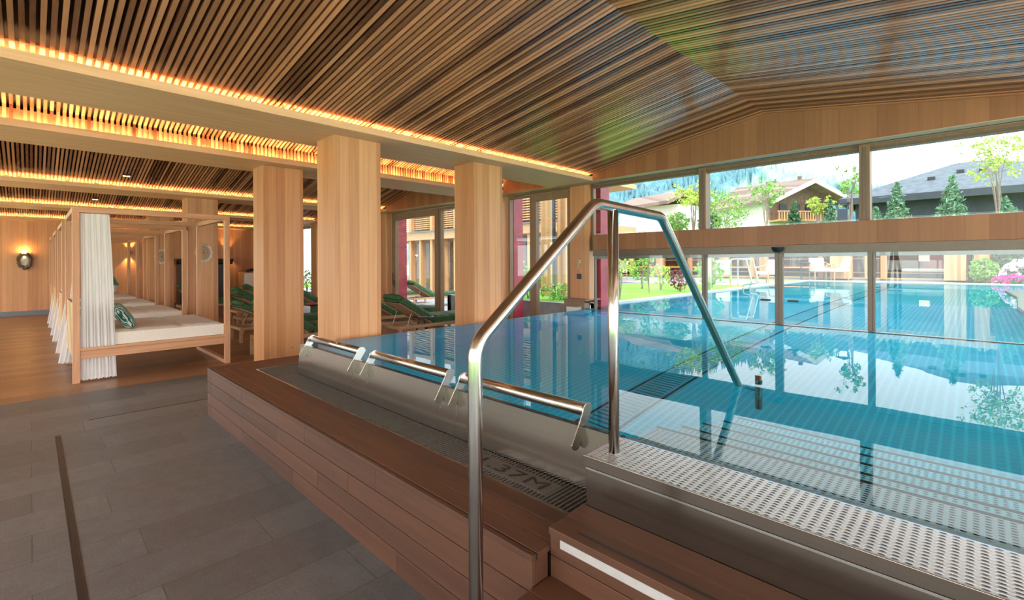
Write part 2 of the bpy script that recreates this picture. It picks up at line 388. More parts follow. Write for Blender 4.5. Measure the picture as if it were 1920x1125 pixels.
def curtainm():
    m = bpy.data.materials.new('sheer_white'); m.use_nodes = True; t = m.node_tree; t.nodes.clear()
    out = t.nodes.new('ShaderNodeOutputMaterial'); d = t.nodes.new('ShaderNodeBsdfDiffuse'); d.inputs[0].default_value = (0.90, 0.89, 0.89, 1)
    tl = t.nodes.new('ShaderNodeBsdfTranslucent'); tl.inputs[0].default_value = (0.90, 0.89, 0.89, 1); tp = t.nodes.new('ShaderNodeBsdfTransparent')
    a = t.nodes.new('ShaderNodeMixShader'); a.inputs[0].default_value = 0.4; t.links.new(d.outputs[0], a.inputs[1]); t.links.new(tl.outputs[0], a.inputs[2])
    b = t.nodes.new('ShaderNodeMixShader'); b.inputs[0].default_value = 0.0; t.links.new(a.outputs[0], b.inputs[1]); t.links.new(tp.outputs[0], b.inputs[2])
    t.links.new(b.outputs[0], out.inputs[0]); return m
M['curtain'] = curtainm()
def lawnm():
    m, t, b, _ = mat('lawn_grass'); v = objco(t); f = noise(t, v, 40, 5, 0.7)
    t.links.new(ramp(t, f, [(0.3, (0.10, 0.34, 0.02)), (0.7, (0.28, 0.62, 0.07))]), b.inputs['Base Color']); b.inputs['Roughness'].default_value = 0.8; bump(t, b, f, 0.6, 0.03); return m
M['lawn'] = lawnm()
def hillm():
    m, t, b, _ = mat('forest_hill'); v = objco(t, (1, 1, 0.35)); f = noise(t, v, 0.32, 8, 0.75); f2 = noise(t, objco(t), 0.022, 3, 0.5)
    c1 = ramp(t, f, [(0.35, (0.085, 0.20, 0.25)), (0.65, (0.20, 0.38, 0.43))])  # blue cast of distance haze is mixed into the forest colours
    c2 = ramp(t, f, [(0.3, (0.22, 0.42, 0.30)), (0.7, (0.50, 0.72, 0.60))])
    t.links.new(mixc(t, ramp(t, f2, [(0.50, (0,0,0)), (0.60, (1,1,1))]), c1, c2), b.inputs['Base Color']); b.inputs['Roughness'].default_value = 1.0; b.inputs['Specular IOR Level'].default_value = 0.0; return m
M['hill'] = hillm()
# ================================================================== structure
Z0 = 2.82
m = MB(); m.box(-7.48, 3.4, -3.5, 1.30, -0.12, 0); m.box(-7.48, -5.42, 1.30, 6.95, -0.12, 0); struct(m.build('floor', M['stone']))
m = MB(); m.box(-20.4, -7.48, -3.5, 6.95, -0.12, 0.0); struct(m.build('floor', M['floorwood']))
# narrow black slot drains let into the stone
for i, (a, b_, c_, d_) in enumerate([(-5.75, -2.2, 0.148, 0.170), (-6.126, -6.112, 0.38, 1.9)]):
    m = MB(); m.box(a, b_, c_, d_, -0.01, 0.002)
    if i == 0: m.box(a, b_, c_-0.006, c_-0.003, -0.01, 0.003); m.box(a, b_, d_+0.003, d_+0.006, -0.01, 0.003)
    o_ = m.build('slot_drain', M['black'])
    tag(o_, ['wide black slot drain cut into the grey stone floor in the foreground', 'hairline black slot drain in the stone floor towards the end of the deck'][i], 'drain', 'slot drains')
# walls
m = MB(); m.box(-20.6, -20.2, -3.6, 7.0, 0, 3.6); struct(m.build('wall_end', M['panel']))
m = MB(); m.box(-20.2, -20.17, -3.5, 6.9, 0.0, 0.14); struct(m.build('baseboard_end', M['plinth']))
m = MB()
for x in (-20.4, -17.0, -13.6, -10.3): m.box(x-0.06, x+0.06, -3.62, -3.5, 0, 3.3)
m.box(-20.4, -7.0, -3.62, -3.5, 2.75, 3.3); m.box(-20.4, -7.0, -3.62, -3.5, 0, 0.06); w = struct(m.build('window_9', M['frame']))
m = MB(); m.box(-20.4, -7.0, -3.57, -3.56, 0.06, 2.75); m.build('pane', M['glass'], w)
# side facing the camera's back: glazed
m = MB()
for x in (-7.0, -4.4, -1.8, 0.9, 3.4): m.box(x-0.06, x+0.06, -3.62, -3.5, 0, 3.3)
m.box(-7.0, 3.4, -3.62, -3.5, 2.75, 3.3); m.box(-7.0, 3.4, -3.62, -3.5, 0, 0.06); w = struct(m.build('window_1', M['frame']))
m = MB(); m.box(-7.0, 3.4, -3.57, -3.56, 0.06, 2.75); m.build('pane', M['glass'], w)
m = MB()
for y in (-3.5, -0.2, 3.1, 6.4): m.box(3.4, 3.52, y-0.06, y+0.06, 0, 3.3)
m.box(3.4, 3.52, -3.5, 6.5, 2.75, 3.3); m.box(3.4, 3.52, -3.5, 6.5, 0, 0.06); w = struct(m.build('window_2', M['frame']))
m = MB(); m.box(3.45, 3.46, -3.5, 6.4, 0.06, 2.75); m.build('pane', M['glass'], w)
# beams with light coves
def beam(x0, x1, full=True):
    m = MB(); m.prism([(x0,Z0),(x1,Z0),(x1,2.89),(x1-0.03,2.89),(x1-0.03,2.84),(x0+0.03,2.84),(x0+0.03,2.89),(x0,2.89)], 'y', -3.5, 6.36)
    b_ = struct(m.build('ceiling_beam', M['beam'], bevel=0.003))
    m = MB(); m.box(x0+0.14, x1-0.14, -3.5, 6.36, 2.84, 3.02); struct(m.build('beam_core', M['beam']))
    return b_
BE = [(-5.30, -4.40), (-7.36, -6.50), (-11.60, -10.75), (-15.90, -15.02), (-20.2, -19.40), (0.90, 1.75)]
for a, b_ in BE: beam(a, b_)
LEDL = {0: 'on the big beam nearest the water', 1: 'on the second beam from the pool', 2: 'on the beam above the canopy beds', 3: 'on the second last beam', 4: 'along the far end wall', 5: 'on the right hand beam'}
for i, (a, b_) in enumerate(BE):
    for k, x in enumerate((a+0.055, b_-0.055)):
        if i == 4 and k == 0: continue
        m = MB(); m.box(x-0.012, x+0.012, -3.45, 6.33, 2.842, 2.852)
        tag(m.build('cove_light', M['led']), 'warm light strip %s, %s face' % (LEDL[i], ['rear', 'pool side'][k]), 'light strip', 'cove light strips in the beams')
# slatted ceiling
PITCH = 0.0465; SW = 0.027; SH = 0.05
def slats(p, q, tail=None, y0=-3.44, y1=6.35):
    m = MB(); y = y1 - SW; (xa, za), (xb, zb) = p, q
    L = math.hypot(xb-xa, zb-za); nx, nz = -(zb-za)/L*SH, (xb-xa)/L*SH
    if nz < 0: nx, nz = -nx, -nz
    while y > y0:
        m.prism([(xa,za),(xb,zb),(xb+nx,zb+nz),(xa+nx,za+nz)], 'y', y, y+SW)
        if tail: m.box(tail[0]-0.013, tail[0]+0.013, y+0.0005, y+SW-0.0005, 2.846, tail[1])
        y -= PITCH
    struct(m.build('ceiling', M['slat']))
def backing(pts, up=0.075, th=0.12):
    m = MB()
    for (xa, za), (xb, zb) in zip(pts, pts[1:]):
        m.prism([(xa,za+up),(xb,zb+up),(xb,zb+up+th),(xa,za+up+th)], 'y', -3.6, 6.9)
    struct(m.build('roof', M['dark']))
def bay(x0, x1, zr, ov=0.20):
    c_ = (x0+x1)/2; s_ = (zr-2.925)/(c_-x0)
    ov = 0.10; a = (x0-ov, 2.945-s_*ov); r_ = (c_, zr); b_ = (x1+ov, 2.945-s_*ov)
    slats(a, r_, (x0-0.112, 2.99)); slats(r_, b_, (x1+0.112, 2.99))
    backing([(x0-0.36, 2.925-s_*0.36+0.03), r_, (x1+0.36, 2.925-s_*0.36+0.03)])
# pool bay
slats((-4.50, 2.915), (-1.83, 3.325), (-4.512, 2.975)); slats((-1.83, 3.325), (1.0, 2.915), (1.012, 2.975)); backing([(-4.78, 2.88), (-1.83, 3.325), (1.3, 2.88)])
bay(-10.75, -7.36, 3.33); bay(-15.02, -11.60, 3.33); bay(-19.40, -15.90, 3.33)
# narrow bay between the two front beams: steep coved slats
P2 = [(-6.60, 3.045), (-6.30, 3.13), (-5.90, 3.17)]
slats(P2[0], P2[1], (-6.612, 3.06)); slats(P2[1], P2[2])
P2m = [(-5.20, 3.045), (-5.50, 3.13), (-5.90, 3.17)]
slats(P2m[0], P2m[1], (-5.188, 3.06)); slats(P2m[1], P2m[2])
backing([(-6.7, 3.0), (-6.5, 3.02), (-5.90, 3.17), (-5.3, 3.02), (-5.1, 3.0)])
m = MB(); m.box(-21, 4, -4, 7.2, 3.62, 3.75); m.box(1.3, 3.6, -3.6, 6.9, 3.0, 3.1); m.box(-20.6, -20.2, -3.6, 7, 3.3, 3.7); struct(m.build('roof', M['dark']))
# gable panels and lintels on the glazed side
def gable(poly, name='wall_gable'):
    m = MB(); m.prism(poly, 'y', 6.356, 6.44); struct(m.build(name, M['gable']))
gable([(-4.40, 2.825), (1.0, 2.825), (1.0, 3.1), (-1.83, 3.46), (-4.40, 3.05)])
gable([(-6.46, 2.825), (-5.30, 2.825), (-5.30, 3.3), (-6.46, 3.3)])
gable([(-10.72, 2.825), (-7.36, 2.825), (-7.36, 3.6), (-10.72, 3.6)])
gable([(-15.0, 2.825), (-11.6, 2.825), (-11.6, 3.6), (-15.0, 3.6)])
gable([(-19.4, 2.825), (-15.9, 2.825), (-15.9, 3.6), (-19.4, 3.6)])
m = MB(); m.box(-20.2, 1.9, 6.362, 6.90, Z0, 2.90); struct(m.build('lintel', M['beamx'], bevel=0.003))
m = MB(); m.box(-6.5, -5.2, 6.50, 6.515, Z0-0.004, Z0+0.01); m.box(-4.4, 1.9, 6.53, 6.545, Z0-0.004, Z0+0.01); struct(m.build('trim_1', M['black']))
m = MB(); m.box(1.0, 3.52, 6.36, 6.6, 0.0, 3.1); struct(m.build('wall_right', M['gable']))
# cross beam, upper window band, sliding glass doors standing in the water
m = MB(); m.box(-4.40, 1.9, 6.36, 6.78, 1.70, 1.945); struct(m.build('cross_beam', M['gable'], bevel=0.002))
m = MB(); m.box(-4.40, 1.9, 6.352, 6.46, 1.602, 1.698); m.box(-4.40, 1.9, 6.349, 6.353, 1.672, 1.676); m.box(-4.40, 1.9, 6.349, 6.353, 1.613, 1.617); struct(m.build('trim_2', M['alu']))
XU = [-4.62, -2.73, -0.89, 1.0, 1.9]
m = MB(); m.box(-4.62, 1.9, 6.66, 6.74, 2.755, 2.82); m.box(-4.62, 1.9, 6.66, 6.74, 1.945, 1.965)
for x in XU[1:-1]: m.box(x-0.05, x+0.05, 6.60, 6.76, 1.945, 2.82)
m.box(-4.645, -4.60, 6.66, 6.74, 1.70, 2.82)
w = struct(m.build('window_3', M['frame'], bevel=0.002))
m = MB()
for x in XU[1:-1]: m.box(x-0.016, x+0.016, 6.592, 6.60, 1.98, 2.79)
m.box(-4.60, 1.9, 6.64, 6.66, 2.765, 2.79)
m.build('grey_insert', M['alu'], w)
m = MB(); m.box(-4.62, 1.9, 6.70, 6.706, 1.965, 2.755); m.build('pane', M['glass'], w)
m = MB(); m.box(-4.40, 1.9, 6.38, 6.44, 1.560, 1.602); struct(m.build('trim_3', M['alud']))
DO = [(-4.42, -2.590, 0), (-2.590, -1.697, 1), (-1.697, -0.788, 1), (-0.788, 1.9, 0)]
for i, (a, b_, sl) in enumerate(DO):
    m = MB()
    if i < 3: m.box(b_-(0.042 if sl or 1 else 0), b_-0.001, 6.335, 6.385, 0.745, 1.60)
    if i > 0: m.box(a+0.001, a+(0.045 if i == 2 else 0.022), 6.335, 6.385, 0.745, 1.60)
    if i == 0: m.box(a, a+0.02, 6.40, 6.46, 0.745, 1.60)
    if not m.v: m.box(a, a+0.02, 6.34, 6.38, 0.745, 1.6)
    d = struct(m.build('door_%d' % (i+1), M['alu'], bevel=0.002))
    m = MB(); m.box(a+0.03, b_-0.03, 6.357, 6.363, 0.748, 1.60); m.build('pane', M['glass'], d)
    if sl:
        hx = (b_-0.15) if i == 1 else (a+0.15)
        m = MB(); m.prism([(hx-0.062, 1.03), (hx-0.052, 1.018), (hx+0.052, 1.018), (hx+0.062, 1.03), (hx+0.052, 1.042), (hx-0.052, 1.042)], 'y', 6.340, 6.357)
        m.build('door_handle', M['black'], d)
m = MB(); m.box(-4.56, 1.4, 6.33, 6.39, 0.66, 0.741); struct(m.build('trim_4', M['alud']))
# motion sensor above the sliding doors
m = MB(); m.lathe([(0.001, -0.055), (0.03, -0.052), (0.05, -0.035), (0.062, -0.005), (0.064, 0.0), (0.064, 0.012), (0.0, 0.014)], (-1.70, 6.30, 1.665), 20)
tag(m.build('motion_sensor', M['black'], smooth=True), 'small black dome sensor fixed above the sliding glass doors in the pool', 'sensor')
# lounge facade: fixed frames, door leaves
def frame_unit(name, x0, x1, y=6.75, fw=0.11, z1=2.80, handle=None, z0=0.0):
    m = MB(); m.box(x0, x0+fw, y-0.05, y+0.05, z0, z1); m.box(x1-fw, x1, y-0.05, y+0.05, z0, z1); m.box(x0+fw, x1-fw, y-0.049, y+0.049, z1-fw, z1-0.001); m.box(x0+fw, x1-fw, y-0.049, y+0.049, z0, z0+fw*0.8)
    d = struct(m.build(name, M['frame'], bevel=0.003))
    m = MB(); m.box(x0+fw, x1-fw, y-0.006, y+0.006, z0+fw*0.8, z1-fw); m.build('pane', M['glass'], d)
    if handle:
        m = MB(); m.box(handle-0.012, handle+0.012, y-0.09, y-0.075, 0.95, 1.25); m.box(handle+0.03, handle+0.06, y-0.07, y-0.05, 0.88, 1.08); m.build('door_handle', M['black'], d)
    return d
frame_unit('window_4', -6.66, -6.06, fw=0.03)
frame_unit('door_5', -6.06, -5.06, fw=0.13)
frame_unit('door_6', -11.02, -8.98, fw=0.16, handle=-10.93)
frame_unit('window_5', -8.96, -7.18, fw=0.06)
frame_unit('window_6', -15.4, -13.5, fw=0.08); frame_unit('window_7', -13.5, -11.55, fw=0.08)
frame_unit('window_8', -17.3, -15.9, fw=0.08)
m = MB(); m.box(-20.2, -17.3, 6.70, 6.90, 0, 2.82); struct(m.build('wall_facade', M['panel']))
# pillars
PIL = [(-5.06, -4.65, 2.165, 2.69, 'broad timber pillar closest to the camera at the pool corner', True),
       (-5.06, -4.65, 4.045, 4.56, 'timber pillar at the pool edge between the lounger and the handrail', True),
       (-5.05, -4.65, 6.60, 6.80, 'timber pillar with a black wall socket beside the pool glazing', True),
       (-7.15, -6.75, 2.165, 2.69, 'timber pillar with grey foot plate behind the deck corner, right of the first canopy bed', True),
       (-7.15, -6.70, 6.52, 6.85, 'slim timber pillar beside the narrow red strip in the glazing', True),
       (-11.55, -11.07, 2.165, 2.69, 'timber pillar carrying the twig disc seen behind the first canopy bed', True),
       (-11.5, -11.08, 6.56, 6.85, 'warmly lit timber pillar left of the terrace door with a black handle', True),
       (-15.85, -15.35, 2.165, 2.69, 'rearmost timber pillar carrying a twig disc behind the far canopy beds', True),
       (-15.85, -15.40, 6.56, 6.85, 'timber pillar in the far glazing of the lounge', True)]
for x0, x1, y0, y1, lab, _ in PIL:
    t = thing('timber_pillar', lab, 'pillar', ((x0+x1)/2, (y0+y1)/2, 0), group='timber pillars of the hall')
    cx, cy_ = (x0+x1)/2, (y0+y1)/2
    m = MB(); m.box(x0-cx, x1-cx, y0-cy_, y1-cy_, 0.10, Z0); m.build('shaft', M['panel'], t, bevel=0.004)
    m = MB(); m.box(x0-cx+0.015, x1-cx-0.015, y0-cy_+0.015, y1-cy_-0.015, 0, 0.10); m.build('foot_plate', M['plinth'], t)
# red outer halves of the facade columns
for i, x in enumerate((-4.63, -6.73, -11.07, -15.38)):
    m = MB(); m.box(x-0.40, x, 6.92, 7.19, -0.02, 3.0)
    tag(m.build('red_column', M['red']), 'red painted column standing outside the glass ' + ['next to the pool doors', 'next to the narrow window right of the slim pillar', 'next to the terrace door with the black handle', 'at the far end of the lounge glazing'][i], 'column', 'red columns outside the glazing')
# fittings on the pillar next to the gable wall
m = MB(); m.box(-4.90, -4.81, 6.585, 6.60, 1.22, 1.31); tag(m.build('wall_socket', M['black'], bevel=0.004), 'square black socket plate on the pillar beside the pool glazing', 'socket')
t = thing('light_switch', 'small round green push button with a thin white cord on the pillar', 'switch', (-4.86, 6.60, 1.52))
m = MB(); m.lathe([(0.0, 0), (0.03, 0), (0.03, 0.008), (0.018, 0.012), (0.0, 0.012)], (0,0,0), 16, Matrix.Rotation(PI/2, 3, 'X')); m.build('plate', M['lamp'], t)
m = MB(); m.lathe([(0.0, 0.012), (0.017, 0.012), (0.017, 0.02), (0.0, 0.02)], (0,0,0), 16, Matrix.Rotation(PI/2, 3, 'X')); m.build('button', M['leafd'], t)
m = MB(); m.tube([(0.01,-0.01,-0.03), (-0.02,-0.01,-0.10), (0.05,-0.01,-0.16), (0.03,-0.01,-0.24)], 0.003, 6); m.build('cord', M['lamp'], t)

# ================================================================== pool
ZW = 0.738
m = MB()
m.box(-4.9, 5.4, 1.6, 22.2, -0.75, -0.633); pb = struct(m.build('pool_floor', M['basin']))
m = MB()
m.prism([(-4.640, 0.40), (-4.640, 0.464), (-4.545, 0.733), (-4.50, 0.733), (-4.50, -0.64), (-4.80, -0.64), (-4.80, 0.40)], 'y', 1.80, 6.36)
m.prism([(-4.95, 0.757), (-4.70, 0.757), (-4.70, -0.64), (-4.95, -0.64)], 'y', 6.36, 22.1)
m.box(-4.95, 5.2, 21.6, 22.1, -0.64, 0.757); m.box(5.0, 5.3, 6.30, 22.1, -0.64, 0.757); m.box(1.36, 5.3, 6.30, 6.60, -0.64, 0.72); m.box(1.36, 1.7, 1.55, 6.36, -0.64, 0.72)
m.box(-1.11, 1.4, 1.80, 1.86, -0.64, 0.700)
struct(m.build('pool_wall', M['basinw']))
m = MB(); m.box(-4.76, -4.695, 6.45, 22.1, 0.757, 0.768); m.box(-4.95, 5.2, 21.6, 21.68, 0.757, 0.768); struct(m.build('pool_coping', M['strip']))
m = MB(); m.prism([(-4.53, 1.803), (1.40, 1.803), (1.40, 6.36), (5.10, 6.36), (5.10, 21.7), (-4.80, 21.7), (-4.80, 6.50), (-4.53, 6.50)], 'z', -0.70, ZW)
wt = m.build('pool_water', M['water']); wt['kind'] = 'stuff'; wt['label'] = 'clear turquoise water filling the indoor and outdoor pool'; wt['category'] = 'water'
# overflow weir of brushed steel along the front
m = MB(); m.prism([(1.772, 0.40), (1.772, 0.464), (1.797, 0.735), (1.83, 0.735), (1.86, 0.69), (1.86, -0.64), (1.70, -0.64), (1.70, 0.40)], 'x', -4.60, -1.112)
tag(m.build('overflow_wall', M['steelx']), 'brushed steel overflow wall holding back the pool behind the black grate', 'pool wall')
# underwater lamps; the lit ones are added out of view to brighten the water
def pool_lamp(loc, d, lab, e):
    t = thing('pool_lamp', lab, 'underwater lamp', loc, 0, 'round underwater lamps'); R_ = Vector(d).to_track_quat('Z', 'Y').to_matrix()
    m = MB(); m.lathe([(0.0, 0.0), (0.11, 0.0), (0.11, 0.012), (0.095, 0.018), (0.0, 0.018)], (0,0,0), 24, R_); m.build('lens', M['lamp'], t)
    if not e: return
    l = bpy.data.lights.new('pool_fill', 'AREA'); l.shape = 'DISK'; l.size = 0.18; l.energy = e; l.color = (0.85, 0.96, 1.0)
    o_ = bpy.data.objects.new('pool_fill', l); C.objects.link(o_); o_.parent = t; o_.location = Vector(d)*0.03; o_.rotation_euler = Vector(d).to_track_quat('-Z', 'Y').to_euler()
for i, y in enumerate((3.4, 5.2)): pool_lamp((-4.50, y, 0.18), (1, 0, 0), 'round underwater lamp in the left wall of the indoor pool, %s' % ['nearer', 'farther'][i], 0)
for i, x in enumerate((-3.9, -2.8, -1.7)): pool_lamp((x, 1.86, 0.12), (0, 1, -0.1), 'added underwater fill lamp behind the overflow wall, %s' % ['left', 'middle', 'right'][i], 2.5)
for i, y in enumerate((2.9, 4.4, 5.7)): pool_lamp((1.36, y, 0.12), (-1, 0, -0.1), 'added underwater fill lamp in the right wall of the indoor pool, %s' % ['near', 'middle', 'far'][i], 2.5)

for i, y in enumerate((8.5, 11.5, 14.5, 17.5, 20.0)): pool_lamp((4.99, y, 0.15), (-1, 0, -0.05), 'added underwater fill lamp in the right wall of the outdoor pool, %s' % ['first from the hall', 'second from the hall', 'middle one', 'fourth from the hall', 'farthest'][i], 90)
# drain channel strip in the pool floor
m = MB(); m.box(-2.19, -1.91, 2.9, 21.5, -0.6335, -0.628); ch = m.build('floor_channel', M['basinw'])
tag(ch, 'straight steel gutter cover running along the pool floor', 'floor grille')
m = MB(); m.box(-2.215, -2.19, 2.9, 21.5, -0.633, -0.626); m.box(-1.91, -1.885, 2.9, 21.5, -0.633, -0.626); m.build('joint', M['black'], ch)
m = MB(); y = 2.7
while y < 6.2: m.box(-2.17, -1.93, y, y+0.014, -0.628, -0.622); y += 0.06
m.build('slot_row', M['plinth'], ch)
# ------------------------------------------------------------------ perforated steel
def perforated(x0, x1, y0, y1, z, px=0.0275, py=0.0185, hx=0.0084, hy=0.0045, th=0.003):
    m = MB(); nx = int((x1-x0)/px); ny = int((y1-y0)/py); ax = x0+(x1-x0-nx*px)/2; ay = y0+(y1-y0-ny*py)/2
    for i in range(nx):
        for j in range(ny):
            cx = ax+(i+0.5)*px; cy_ = ay+(j+0.5)*py; b = len(m.v)
            c4 = [(cx-px/2, cy_-py/2), (cx+px/2, cy_-py/2), (cx+px/2, cy_+py/2), (cx-px/2, cy_+py/2)]
            h = [(cx+hx*math.cos(a), cy_+hy*math.sin(a)) for a in [PI*(1.25+0.25*k) for k in range(8)]]
            m.v += [(*p, z) for p in c4] + [(*p, z+0.0004) for p in h] + [(*p, z-0.006) for p in h]
            for q in range(4):
                k = 2*q
                m.f.append((b+q, b+(q+1)%4, b+4+(k+2)%8, b+4+(k+1)%8, b+4+k))
            for k in range(8): m.f.append((b+4+k, b+4+(k+1)%8, b+12+(k+1)%8, b+12+k))
    e = 0.0
    for (a, b_, c_, d_) in ((x0, ax, y0, y1), (ax+nx*px, x1, y0, y1), (ax, ax+nx*px, y0, ay), (ax, ax+nx*px, ay+ny*py, y1)):
        if b_-a > 1e-5 and d_-c_ > 1e-5: m.add([(a,c_,z),(b_,c_,z),(b_,d_,z),(a,d_,z)], [(0,1,2,3)])
    return m
t = thing('steel_platform', 'perforated stainless steel platform at the water line with the upright handrail post', 'platform', (0,0,0))
perforated(-1.108, 1.36, 1.537, 1.800, 0.7372).build('perforated_tread', M['tread'], t)
m = MB(); m.box(-1.108, 1.36, 1.540, 1.800, 0.700, 0.720); m.build('underside', M['black'], t)
m = MB(); m.box(-1.110, 1.36, 1.533, 1.537, 0.695, 0.7372); m.box(-1.112, -1.108, 1.533, 1.80, 0.695, 0.7372); m.build('edge_lip', M['steelx'], t, bevel=0.0015)
m = MB(); m.box(-1.108, 1.36, 1.545, 1.80, 0.40, 0.692); m.build('riser', M['steelx'], t, bevel=0.003)
m = MB(); m.box(-1.106, 1.36, 1.541, 1.5455, 0.682, 0.690); m.build('bead', M['steel'], t)
# submerged stairs
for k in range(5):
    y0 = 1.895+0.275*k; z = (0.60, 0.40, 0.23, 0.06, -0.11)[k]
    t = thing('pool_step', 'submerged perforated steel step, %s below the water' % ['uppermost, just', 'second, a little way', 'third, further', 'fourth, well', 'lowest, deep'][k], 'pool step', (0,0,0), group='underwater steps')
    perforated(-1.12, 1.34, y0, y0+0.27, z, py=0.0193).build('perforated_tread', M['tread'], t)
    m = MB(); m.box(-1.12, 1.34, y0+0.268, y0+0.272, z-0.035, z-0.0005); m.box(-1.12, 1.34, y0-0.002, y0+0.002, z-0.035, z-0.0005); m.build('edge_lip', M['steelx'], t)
    m = MB(); m.box(-1.119, 1.339, y0+0.246, y0+0.268, z-0.03, z+0.0012); m.build('gap_shade_strip', M['black'], t)  # black strip paints the shade line between one tread and the next
    m = MB(); m.box(-1.12, 1.34, y0+0.01, y0+0.26, -0.632, z-0.02); m.build('body', M['alud'], t)
# ------------------------------------------------------------------ wooden deck around the grate
t = thing('pool_deck', 'dark brown thermowood deck boxed around the overflow grate', 'deck', (0,0,0))
m = MB(); X0, X1, YF = -5.49, -1.118, 1.235
def mit(a, b_, c_=None):        # front plank between offsets a..b from the outer edge, mitred at the corner
    return [(X0+a, YF+a), (X1, YF+a), (X1, YF+b_), (X0+b_, YF+b_)]
for a, b_ in ((0.0, 0.022), (0.030, 0.112), (0.1155, 0.210), (0.2145, 0.308)):
    m.prism(mit(a, b_), 'z', 0.442, 0.464)
fp = m.build('front_plank', M['deck'], t, bevel=0.0015)
m = MB()
for a, b_ in ((0.0, 0.022), (0.030, 0.112), (0.1145, 0.212), (0.2145, 0.330), (0.3325, 0.43)):
    f_ = min(a, 0.308); g_ = min(b_, 0.308)
    m.prism([(X0+a, YF+f_), (X0+b_, YF+g_), (X0+b_, 6.3), (X0+a, 6.3)], 'z', 0.442, 0.464)
m.build('side_plank', M['decky'], t, bevel=0.0015)
m = MB(); m.prism([(X0+0.021, YF+0.021), (X1-0.001, YF+0.021), (X1-0.001, YF+0.031), (X0+0.031, YF+0.031), (X0+0.031, 6.3), (X0+0.021, 6.3)], 'z', 0.44, 0.459); m.build('black_inlay', M['black'], t)
m = MB(); cuts = {0: [X0, -5.36, -4.40, -3.1, -2.2, X1], 1: [X0, -5.36, -4.72, -3.6, -2.5, X1], 2: [X0, -5.36, -4.40, -2.9, X1], 3: [X0, -5.36, -4.40, -3.3, -2.0, X1]}
for r_ in range(4):
    z1 = 0.441 - r_*0.1115
    for a, b_ in zip(cuts[r_], cuts[r_][1:]): m.box(a+0.0008, b_-0.0008, YF, YF+0.02, z1-0.1075, z1)
m.box(X1-0.02, X1, YF+0.021, YF+0.085, 0.11, 0.441)
m.build('front_board', M['deck'], t, bevel=0.0015)
m = MB()
for r_ in range(4):
    z1 = 0.441 - r_*0.1115
    for a, b_ in ((YF+0.021, 2.4), (2.402, 4.4), (4.402, 6.3)): m.box(X0, X0+0.02, a, b_, z1-0.1085, z1)
m.build('side_board', M['decky'], t, bevel=0.0015)
m = MB(); m.box(X0+0.02, X1-0.02, YF+0.02, YF+0.30, 0.0, 0.441); m.box(X0+0.02, X0+0.42, YF+0.30, 6.3, 0.0, 0.441); m.build('substructure', M['dark'], t)
# grate
t = thing('overflow_grate', 'black slotted overflow grate with the moulded marking 1.37M', 'grate', (0,0,0))
m = MB(); m.box(-5.058, -1.118, 1.545, 1.552, 0.44, 0.4655); m.box(-5.058, -5.051, 1.552, 2.16, 0.44, 0.4655); m.box(-5.05, -1.118, 1.552, 1.566, 0.44, 0.460); m.build('steel_edge', M['steel'], t)
PL = (-1.90, -1.385)
m = MB(); x = -4.62; gp = 0.0232
while x < -1.125:
    if PL[0] < x < PL[1]:
        m.box(x, x+0.0125, 1.568, 1.610, 0.445, 0.4615); m.box(x, x+0.0125, 1.728, 1.770, 0.445, 0.4615)
    else:
        m.box(x, x+0.0125, 1.568, 1.770, 0.445, 0.4615)
    x += gp
for y in (1.575, 1.62, 1.67, 1.72, 1.765): m.box(-4.62, -1.12, y-0.003, y+0.003, 0.440, 0.456)
g = m.build('bar_row', M['grate'], t, bevel=0.002, seg=1)
m = MB(); x = -5.045
while x < -4.645:
    y = 1.568
    while y < 2.15: m.box(x, x+0.014, y, y+0.009, 0.445, 0.4615); y += 0.0165
    x += 0.0232
m.box(-5.045, -4.645, 1.568, 2.15, 0.44, 0.452)
m.build('stud_field', M['grate'], t)
m = MB(); m.box(PL[0]-0.01, PL[1]+0.012, 1.610, 1.728, 0.447, 0.4612); pl = m.build('plate', M['grate'], t, bevel=0.002)
cu = bpy.data.curves.new('lettering', 'FONT'); cu.body = '1.37M'; cu.size = 0.115; cu.extrude = 0.0008; cu.space_character = 1.12
to = bpy.data.objects.new('tmp', cu); C.objects.link(to); bpy.context.view_layer.update()
me = bpy.data.meshes.new_from_object(to.evaluated_get(bpy.context.evaluated_depsgraph_get())); bpy.data.objects.remove(to)
me.materials.clear(); me.materials.append(M['black'])
xs = [v.co.x for v in me.vertices]; sc_ = 0.44/(max(xs)-min(xs))
for v in me.vertices: v.co = Vector(((v.co.x-min(xs))*sc_-1.865, v.co.y*0.98+1.630, v.co.z+0.4616))
lo = bpy.data.objects.new('lettering', me); C.objects.link(lo); lo.parent = pl; lo['label'] = 'black recessed marking 1.37M'
m = MB(); m.box(-5.05, -1.12, 1.552, 1.772, 0.36, 0.37); m.box(-5.05, -4.645, 1.772, 2.16, 0.36, 0.37); m.build('gutter', M['black'], t)
